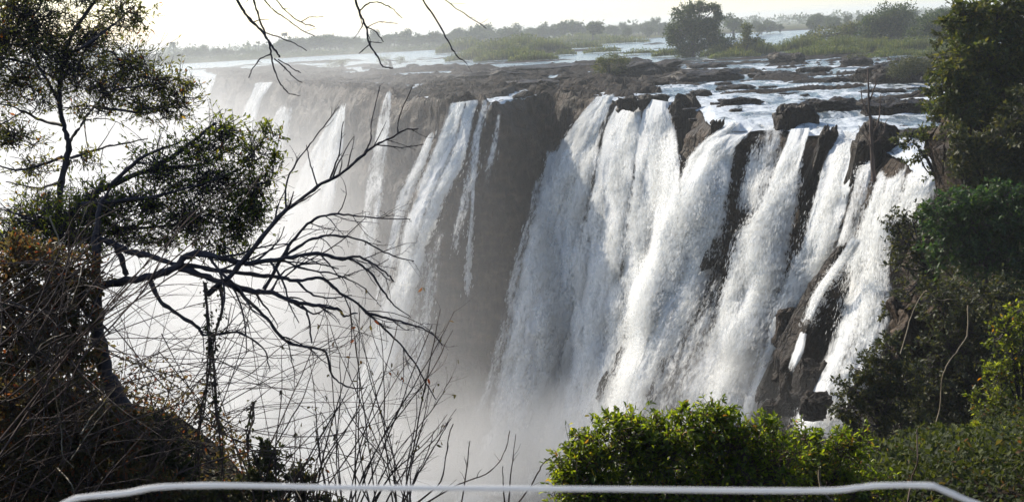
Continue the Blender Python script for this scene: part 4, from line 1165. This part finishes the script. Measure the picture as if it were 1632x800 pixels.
# undergrowth covering both near slopes
def undergrowth(label, n, x0, x1, y0, y1, keep, leaf, mat, hmax):
    X = RNG.uniform(x0, x1, n * 3); Y = RNG.uniform(y0, y1, n * 3)
    k = keep(X, Y) * (0.45 + 0.9 * (fbm(X / 3, Y / 3, 0, 3, 91) + 0.3))
    m = RNG.uniform(size=len(X)) < k
    X, Y = X[m][:n], Y[m][:n]
    Z = near_h(X, Y) + RNG.uniform(0, 1, len(X)) ** 1.5 * hmax * (1 + 1.4 * fbm(X / 2, Y / 2, 0, 3, 92))
    L = leaf * RNG.uniform(0.6, 1.5, len(X))
    V, F = leaves_mesh(np.stack([X, Y, Z], -1), RNG.normal(size=(len(X), 3)) + np.array([0, 0, 0.4]), L, L * 0.5, 4)
    tag(mesh_np('undergrowth', V, F, mat), label, 'undergrowth', kind='stuff')
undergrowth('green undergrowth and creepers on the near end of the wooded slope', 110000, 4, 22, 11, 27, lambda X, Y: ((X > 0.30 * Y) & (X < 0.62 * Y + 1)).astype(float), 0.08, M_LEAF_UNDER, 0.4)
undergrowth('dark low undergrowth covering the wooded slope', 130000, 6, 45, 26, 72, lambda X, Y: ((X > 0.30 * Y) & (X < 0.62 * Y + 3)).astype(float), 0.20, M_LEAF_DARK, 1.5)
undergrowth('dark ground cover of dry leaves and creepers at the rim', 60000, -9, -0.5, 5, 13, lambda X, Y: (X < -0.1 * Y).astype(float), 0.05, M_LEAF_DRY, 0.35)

# rock wall among the right hand trees
dW = 52
rock_mesh(P(1600, 275, dW), 2.6, 2.0, 2.6, 401, M_ROCK, 'brown rock wall under the tall olive tree at the right edge', None, name='rock')
rock_mesh(P(1480, 560, 38), 1.2, 1.0, 1.6, 402, M_ROCK, 'brown rock poking out of the wooded slope under the sparse tree', None, name='rock')

# dead thin tree at the lip
def snag():
    d = float(PX(G(1388, 262))[2])
    d = 70.0
    root = empty('bare_tree', P(1392, 275, d), 'thin upright dead tree on the dark hump at the lip', 'tree')
    T = Tubes()
    limb(T, [(1393, 290), (1390, 230), (1386, 170), (1383, 110)], d, 8, 2, 6)
    part(root, 'trunk', *T.get(), M_TWIG)
    W = Tubes()
    for q in ([(1389, 220), (1400, 190), (1404, 150)], [(1387, 190), (1376, 165), (1372, 140)], [(1386, 160), (1394, 140), (1396, 120)], [(1390, 240), (1378, 215), (1368, 200)], [(1390, 230), (1406, 215), (1414, 190)]):
        pts, r = limb(W, q, d, 3, 1.2, 4)
        twig_tree(W, pts, r, 2, 2.0, 0.35, 0.7, 0.14, 0, 0.012)
    part(root, 'branch', *W.get(), M_TWIG)
snag()

# ------------------------------------------------------------------ islands and far bank
def crown_at(c, rx, rz, leaf, n, sub, aspect=0.55, flat=1.0):
    k = sub
    q = unit(RNG.normal(size=(k, 3))) * (RNG.uniform(size=(k, 1)) ** 0.4)
    q[:, 2] = np.where(q[:, 2] < 0, q[:, 2] * 0.8, q[:, 2])
    cen = c + q * np.array([rx, rx, rz])
    i = RNG.integers(0, k, n)
    sp = 0.24 * (rx + rz) / 2
    pos = cen[i] + RNG.normal(size=(n, 3)) * sp * np.array([1, 1, 0.8])
    d = RNG.normal(size=(n, 3)) + q[i] * 0.7
    L = leaf * RNG.uniform(0.6, 1.4, size=n)
    return leaves_mesh(pos, d, L, L * aspect, 4)

def joinm(parts):
    Vs, Fs, n = [], [], 0
    for V, F in parts:
        Vs.append(V); Fs += [np.asarray(f) + n for f in F]; n += len(V)
    return np.vstack(Vs), Fs

def isle_tree(label, clumps, d, mat, leaf, n, trunk, group=None, name='island_tree', kind='tree'):
    z0 = P(trunk[0][0], trunk[0][1], d)
    root = empty(name, z0, label, kind, group)
    T = Tubes()
    limb(T, trunk, d, 7, 3, 6)
    for c in clumps:
        limb(T, [(trunk[-1][0], trunk[-1][1]), (c[0], c[1])], d, 3, 1, 4)
    ps = []
    for c in clumps:
        s = d / F_PX
        ps.append(crown_at(P(c[0], c[1], d + (c[4] if len(c) > 4 else 0)), c[2] * s, c[3] * s, leaf * 0.72, int(8 * n * c[2] * c[3] / 600), max(10, int(c[2] * c[3] / 14))))
    V, F = joinm(ps)
    part(root, 'trunk', *T.get(), M_BARK)
    part(root, 'crown', V, F, mat)

def dist_of(px, py):
    return float(PX(G(px, py))[2])

isle_tree('big dark tree with tall open crown on the mid river island', [(1090, 30, 18, 18), (1118, 14, 16, 9), (1138, 16, 11, 12), (1080, 50, 16, 16), (1110, 45, 26, 24), (1135, 42, 16, 16), (1075, 68, 14, 10), (1105, 68, 30, 16), (1140, 62, 14, 16), (1100, 84, 30, 10), (1145, 80, 14, 12), (1097, 14, 10, 8), (1145, 28, 8, 10)],
          dist_of(1100, 91), M_LEAF_FAR, 0.85, 420, [(1105, 92), (1106, 70), (1108, 45)], 'island trees')
isle_tree('small bright green tree right of the big island tree', [(1188, 48, 10, 11), (1192, 64, 14, 12), (1185, 78, 20, 10)], dist_of(1190, 90), M_LEAF_OLIVE, 0.7, 420, [(1190, 92), (1190, 70), (1188, 50)], 'island trees')
isle_tree('round bush right of the small bright tree on the island', [(1215, 72, 14, 14), (1165, 74, 14, 14)], dist_of(1190, 88), M_LEAF_FAR, 0.7, 420, [(1212, 90), (1213, 82), (1215, 72)], 'island trees')
isle_tree('wide domed tree on the right hand island', [(1420, 24, 34, 16), (1400, 42, 26, 18), (1440, 42, 26, 18), (1420, 52, 38, 14), (1385, 55, 16, 12)], dist_of(1420, 74), M_LEAF_FAR, 0.9, 420, [(1420, 78), (1420, 60), (1420, 40)], 'island trees')
isle_tree('low spreading tree right of the wide domed tree', [(1490, 40, 30, 16), (1510, 30, 22, 12), (1470, 55, 22, 14), (1520, 55, 30, 18), (1550, 40, 30, 22)], dist_of(1500, 78), M_LEAF_FAR, 0.9, 420, [(1500, 80), (1500, 62), (1500, 45)], 'island trees')
isle_tree('bushy tree left of the wide domed tree at the reed edge', [(1330, 55, 30, 12), (1300, 62, 26, 10), (1355, 52, 24, 14)], dist_of(1330, 74), M_LEAF_OLIVE, 0.9, 380, [(1330, 76), (1330, 66), (1330, 55)], 'island trees')
isle_tree('brown green bush growing on the dark shelf at the lip', [(972, 95, 20, 12), (955, 104, 14, 10), (990, 100, 16, 12), (970, 112, 26, 8)], dist_of(970, 124), M_LEAF_OLIVE, 0.34, 460, [(970, 124), (970, 112), (972, 95)], 'bushes in the rapids', 'shrub', 'bush')
isle_tree('dense dark bush on the big outcrop in the rapids', [(1450, 104, 30, 14), (1480, 104, 30, 14), (1500, 116, 26, 12), (1440, 116, 22, 10), (1510, 100, 22, 12)], dist_of(1470, 132), M_LEAF_DARK, 0.3, 460, [(1470, 130), (1470, 118), (1470, 105)], 'bushes in the rapids', 'shrub', 'bush')
isle_tree('twiggy bush on the brown shelf left of the hooked branch', [(546, 100, 16, 8), (530, 104, 10, 6)], dist_of(545, 110), M_LEAF_OLIVE, 0.5, 420, [(545, 111), (545, 104), (546, 98)], 'bushes in the rapids', 'shrub', 'bush')
isle_tree('twiggy bush on the brown shelf under the hooked branch tip', [(614, 97, 14, 8), (636, 98, 12, 7)], dist_of(620, 108), M_LEAF_OLIVE, 0.5, 420, [(622, 109), (622, 102), (618, 96)], 'bushes in the rapids', 'shrub', 'bush')
isle_tree('small scrubby bush on the rock upstream of the bare tree', [(1368, 92, 14, 6), (1352, 96, 8, 4)], dist_of(1368, 101), M_LEAF_DARK, 0.4, 420, [(1368, 100), (1368, 95), (1368, 90)], 'bushes in the rapids', 'shrub', 'bush')

# island ground and reeds
def reeds(label, blobs, d_px, dens, hmin, hmax, mat, name='reeds'):
    ps = []
    for (cx_, cy_, rx, hp) in blobs:
        c = G(cx_, cy_)
        d = float(PX(c)[2])
        s = d / F_PX
        w = rx * s
        n = int(dens * rx * hp / 10)
        x = RNG.uniform(-1, 1, n); y = RNG.uniform(-1, 1, n)
        h = hp * s * (1 - 0.75 * np.abs(x) ** 2.0) * RNG.uniform(0.35, 1.05, n)
        base = c + np.stack([x * w, y * w * 0.35, np.zeros(n)], -1)
        dirs = np.stack([RNG.normal(size=n) * 0.25, RNG.normal(size=n) * 0.25, np.ones(n)], -1)
        ps.append(leaves_mesh(base, dirs, h, np.full(n, 0.55 * s * 2.2), 4))
        # leafy tufts above
        m = n // 2
        pos = c + np.stack([RNG.uniform(-1, 1, m) * w, RNG.uniform(-1, 1, m) * w * 0.35, np.zeros(m)], -1)
        pos[:, 2] += hp * s * (1 - 0.75 * ((pos[:, 0] - c[0]) / w) ** 2) * RNG.uniform(0.2, 0.95, m)
        ps.append(leaves_mesh(pos, RNG.normal(size=(m, 3)) + np.array([0, 0, 0.8]), RNG.uniform(2, 5, m) * s, RNG.uniform(1.0, 2.4, m) * s, 4))
    V, F = joinm(ps)
    o = mesh_np(name, V, F, mat)
    return tag(o, label, 'reeds', kind='stuff')
reeds('olive green reeds on the low island before the far bank', [(740, 84, 45, 24), (790, 88, 50, 26), (830, 84, 55, 30), (870, 84, 40, 24), (815, 96, 60, 20), (760, 96, 50, 18), (720, 82, 24, 12), (850, 97, 40, 16)], 0, 16, 0, 0, M_REED)
reeds('reeds in the channels between the low island and the big island tree', [(920, 78, 40, 14), (900, 88, 20, 9), (960, 84, 30, 10), (985, 70, 50, 12), (1020, 86, 26, 8), (930, 68, 60, 16)], 0, 14, 0, 0, M_REED)
reeds('reeds at the foot of the big island tree', [(1065, 90, 26, 14), (1150, 90, 34, 20), (1200, 88, 40, 24), (1170, 92, 40, 14), (1230, 84, 26, 14)], 0, 14, 0, 0, M_REED)
reeds('reeds and grass along the right hand island', [(1280, 82, 50, 26), (1340, 84, 60, 28), (1400, 82, 60, 22), (1460, 82, 60, 24), (1310, 88, 70, 16), (1430, 90, 60, 12), (1500, 90, 40, 18), (1380, 76, 60, 20)], 0, 14, 0, 0, M_REED)

# far forest: one tree of each kind, then copies
def far_tree_mesh(name, kind, seed):
    h = 14.0
    if kind == 'palm':
        T = Tubes(); T.add(np.array([(0, 0, 0), (0.2, 0, 6), (0, 0, 12)]), [0.3, 0.25, 0.25], 5)
        V1, F1 = T.get()
        n = 60
        a = RNG.uniform(0, 2 * math.pi, n)
        dirs = np.stack([np.cos(a), np.sin(a), RNG.uniform(-0.5, 0.8, n)], -1)
        V2, F2 = leaves_mesh(np.tile([[0, 0, 12.0]], (n, 1)), dirs, RNG.uniform(1.8, 2.8, n), np.full(n, 0.9), 4)
    else:
        T = Tubes(); T.add(np.array([(0, 0, -0.5), (0.2, 0, 4), (0, 0.2, 8)]), [0.45, 0.35, 0.2], 5)
        V1, F1 = T.get()
        ps = []
        for k in range(5):
            c = np.array([random.uniform(-3.4, 3.4), random.uniform(-2, 2), random.uniform(5, 10.5) if kind == 'tall' else random.uniform(2.5, 6.5)])
            ps.append(crown_at(c, random.uniform(2.4, 3.8), random.uniform(2.0, 3.2), 1.3, 260, 14))
        V2, F2 = joinm(ps)
    Vj, Fj = joinm([(V1, F1), (V2, F2)])
    nf1 = sum(len(f) for f in F1); nf2 = sum(len(f) for f in F2)
    o = mesh_np(name, Vj, Fj, [M_BARK, M_LEAF_FAR], midx=[0] * nf1 + [1] * nf2)
    return o
protos = [far_tree_mesh('far_tree', k, i) for i, k in enumerate(('tall', 'tall', 'tall', 'low', 'low', 'tall'))]
palm0 = far_tree_mesh('palm_tree', 'palm', 9)
used = set()
def place_far(px, d, sc, proto, label, cat='tree', group='trees along the far bank'):
    o = proto
    if proto.name in used:
        o = proto.copy(); COL.objects.link(o)
    used.add(proto.name)
    hy = 43 + (1010 - px) * 0.0535
    p = P(px, hy, d)
    o.location = (float(p[0]), float(p[1]), 0.6)
    o.rotation_euler = (0, 0, random.uniform(0, 6.28))
    o.scale = (sc * random.uniform(0.9, 1.3), sc * random.uniform(0.9, 1.3), sc * random.uniform(0.85, 1.15))
    return tag(o, label, cat, group)
LABF = 'hazy tree in the continuous belt of woodland along the far bank'
x = 225.0
while x < 1065:
    d = random.uniform(880, 1000)
    bump = 1.0 + 0.35 * math.exp(-((x - 520) / 40) ** 2) + 0.25 * math.exp(-((x - 800) / 120) ** 2) + 0.15 * math.sin(x / 23.0)
    if x < 420: bump *= 0.72
    place_far(x, d, 0.95 * bump * random.uniform(0.75, 1.1), random.choice(protos[:3] + protos[5:]) if random.random() < .7 else protos[3], LABF)
    x += random.uniform(5.5, 9)
for px_, d, sc, lab in ((944, 700, 1.0, 'round dark tree standing alone before the far bank woodland'), (1170, 620, 1.05, 'hazy round tree just right of the big island tree'), (1168, 600, 0.8, 'smaller hazy tree overlapping the round tree behind the island'),
                        (1000, 760, 0.7, 'small hazy tree in the gap left of the big island tree'), (1035, 800, 0.75, 'hazy tree touching the left of the big island tree')):
    place_far(px_, d, sc, random.choice(protos), lab, 'tree', None)
for k, (px_, d, sc) in enumerate(((277, 960, 1.3), (455, 950, 1.25), (412, 930, 1.0))):
    place_far(px_, d, sc, palm0, ('lone palm tree standing above the far bank at its hazy left end', 'palm tree rising over the far bank woodland', 'short palm tree in the hazy far bank woodland')[k], 'palm', None)
for k in range(40):
    px_ = random.uniform(1180, 1560)
    place_far(px_, random.uniform(560, 800), random.uniform(0.45, 0.8), random.choice(protos), 'hazy blue tree in the woodland beyond the right hand island', 'tree', 'trees beyond the right hand island')
# the wood behind, as one mass
ps = []
for k in range(420):
    px_ = random.uniform(120, 1750)
    d = random.uniform(1100, 3500)
    hy = 43 + (1010 - px_) * 0.0535
    p = P(px_, hy, d); p[2] = random.uniform(3, 8)
    ps.append(crown_at(p, random.uniform(9, 20), random.uniform(4, 8), 4.0, 60, 8))
V, F = joinm(ps)
tag(mesh_np('distant_woodland', V, F, M_LEAF_FAR), 'pale distant woodland fading into the haze', 'woodland', kind='stuff')
# low scrub on the left far bank
ps = []
for k in range(240):
    px_ = random.uniform(200, 720); d = random.uniform(800, 890)
    hy = 43 + (1010 - px_) * 0.0535
    p = P(px_, hy, d); p[2] = random.uniform(0.5, 1.8)
    ps.append(crown_at(p, random.uniform(3, 7), random.uniform(1, 2.4), 1.2, 60, 8))
V, F = joinm(ps)
tag(mesh_np('bank_scrub', V, F, M_LEAF_FAR), 'low hazy scrub along the water of the far bank', 'scrub', kind='stuff')

# ------------------------------------------------------------------ fence wire close to the camera
def wire():
    px = [(40, 838), (80, 815), (112, 797), (138, 791), (200, 785), (250, 776), (330, 773), (420, 774), (520, 776), (640, 777), (820, 778), (1000, 779), (1180, 781), (1320, 781), (1370, 776), (1405, 773), (1478, 773), (1500, 779), (1540, 796), (1600, 820), (1680, 860)]
    a = catmull(px, 10)
    d = 0.72
    pts = P(a[:, 0], a[:, 1], d + 0.0 * a[:, 0])
    T = Tubes()
    lead_l = np.array([pts[0] + np.array([-0.35, 0, -0.35]), pts[0] + np.array([-0.15, 0, -0.13])])
    lead_r = np.array([pts[-1] + np.array([0.15, 0, -0.13]), pts[-1] + np.array([0.4, 0, -0.4])])
    T.add(np.vstack([lead_l, pts, lead_r]), 0.00185 * (1 + 0.12 * fbm(np.arange(len(pts) + 4) * 0.21, 0, 0, 2, 77)), 8)
    mt, nt, out = new_mat('wire_white')
    p = node(nt, 'ShaderNodeBsdfPrincipled', {'Base Color': (0.85, 0.85, 0.85, 1), 'Roughness': 0.5})
    t = node(nt, 'ShaderNodeBsdfTranslucent', {'Color': (0.9, 0.9, 0.9, 1)})
    mx = node(nt, 'ShaderNodeMixShader', {0: 0.5, 1: p.outputs[0], 2: t.outputs[0]})
    nt.links.new(mx.outputs[0], out.inputs[0])
    V, F = T.get()
    tag(mesh_np('fence_wire', V, F, mt), 'bent white wire strung across the bottom in front of the bushes', 'wire')
wire()

# ------------------------------------------------------------------ air
def box(name, lo, hi):
    x0, y0, z0 = lo; x1, y1, z1 = hi
    V = [(x0, y0, z0), (x1, y0, z0), (x1, y1, z0), (x0, y1, z0), (x0, y0, z1), (x1, y0, z1), (x1, y1, z1), (x0, y1, z1)]
    F = np.array([[3, 2, 1, 0], [4, 5, 6, 7], [0, 1, 5, 4], [1, 2, 6, 5], [2, 3, 7, 6], [3, 0, 4, 7]])
    return mesh_np(name, V, [F], None, smooth=False)

HAZE = 0.00034
hz = box('haze', (-6200, -200, -60), (6200, 7500, 48))
mt, nt, out = new_mat('haze')
pv = node(nt, 'ShaderNodeVolumePrincipled', {'Color': (0.93, 0.97, 1.0, 1), 'Density': HAZE, 'Anisotropy': 0.2})
nt.links.new(pv.outputs[0], out.inputs['Volume'])
hz.data.materials.append(mt)
tag(hz, 'thin blue haze over the whole landscape', 'haze', kind='stuff')

ms = box('mist', (-330, 34, -49), (45, 640, 40))
mt, nt, out = new_mat('spray_mist')
geo = node(nt, 'ShaderNodeNewGeometry')
sx = node(nt, 'ShaderNodeSeparateXYZ', {0: geo.outputs['Position']})
X_, Y_, Z_ = sx.outputs
fx = maprange(nt, X_, 7.0, -36.0)
fy = maprange(nt, Y_, 45.0, 120.0)
fz = maprange(nt, Z_, 12.0, -38.0, 0.0, 1.0)
fz2 = maprange(nt, Z_, 20.0, -12.0, 0.0, 0.045)
nzn = node(nt, 'ShaderNodeTexNoise', {'Vector': geo.outputs['Position'], 'Scale': 0.03, 'Detail': 1.5})
nf = maprange(nt, nzn.outputs[0], 0.35, 0.65, 0.25, 1.75)
zz = mathn(nt, 'ADD', fz, fz2)
base = mathn(nt, 'MULTIPLY', mathn(nt, 'MULTIPLY', fx, fy), mathn(nt, 'MULTIPLY', zz, nf))
fy2 = maprange(nt, Y_, 520.0, 260.0)
base = mathn(nt, 'MULTIPLY', mathn(nt, 'MULTIPLY', base, fy2), 0.017)
def puff(cx, cy, cz, r, amt):
    vd = node(nt, 'ShaderNodeVectorMath', {0: geo.outputs['Position'], 1: tuple(float(c) for c in (cx, cy, cz))}, operation='DISTANCE')
    return mathn(nt, 'MULTIPLY', maprange(nt, vd.outputs['Value'], r, r * 0.1), amt)
def puff_px(px, py, r, amt, off=4):
    d = cliff_depth(px, py) - off
    p = P(px, py, d)
    return puff(p[0], p[1], p[2], r, amt)
extra = None
for args in ((770, 770, 17, 0.09), (840, 750, 14, 0.06), (900, 720, 12, 0.05), (700, 710, 14, 0.08), (640, 740, 16, 0.10), (1180, 610, 7, 0.12), (1130, 650, 7, 0.10), (1060, 680, 9, 0.07), (1310, 690, 5, 0.02), (960, 700, 10, 0.05)):
    e = puff_px(*args)
    extra = e if extra is None else mathn(nt, 'ADD', extra, e)
tot = mathn(nt, 'ADD', base, mathn(nt, 'MULTIPLY', extra, nf))
pv = node(nt, 'ShaderNodeVolumePrincipled', {'Color': (0.98, 0.97, 0.955, 1), 'Density': tot, 'Anisotropy': 0.2})
nt.links.new(pv.outputs[0], out.inputs['Volume'])
ms.data.materials.append(mt)
tag(ms, 'white spray rising out of the gorge and drifting before the falls', 'spray', kind='stuff')
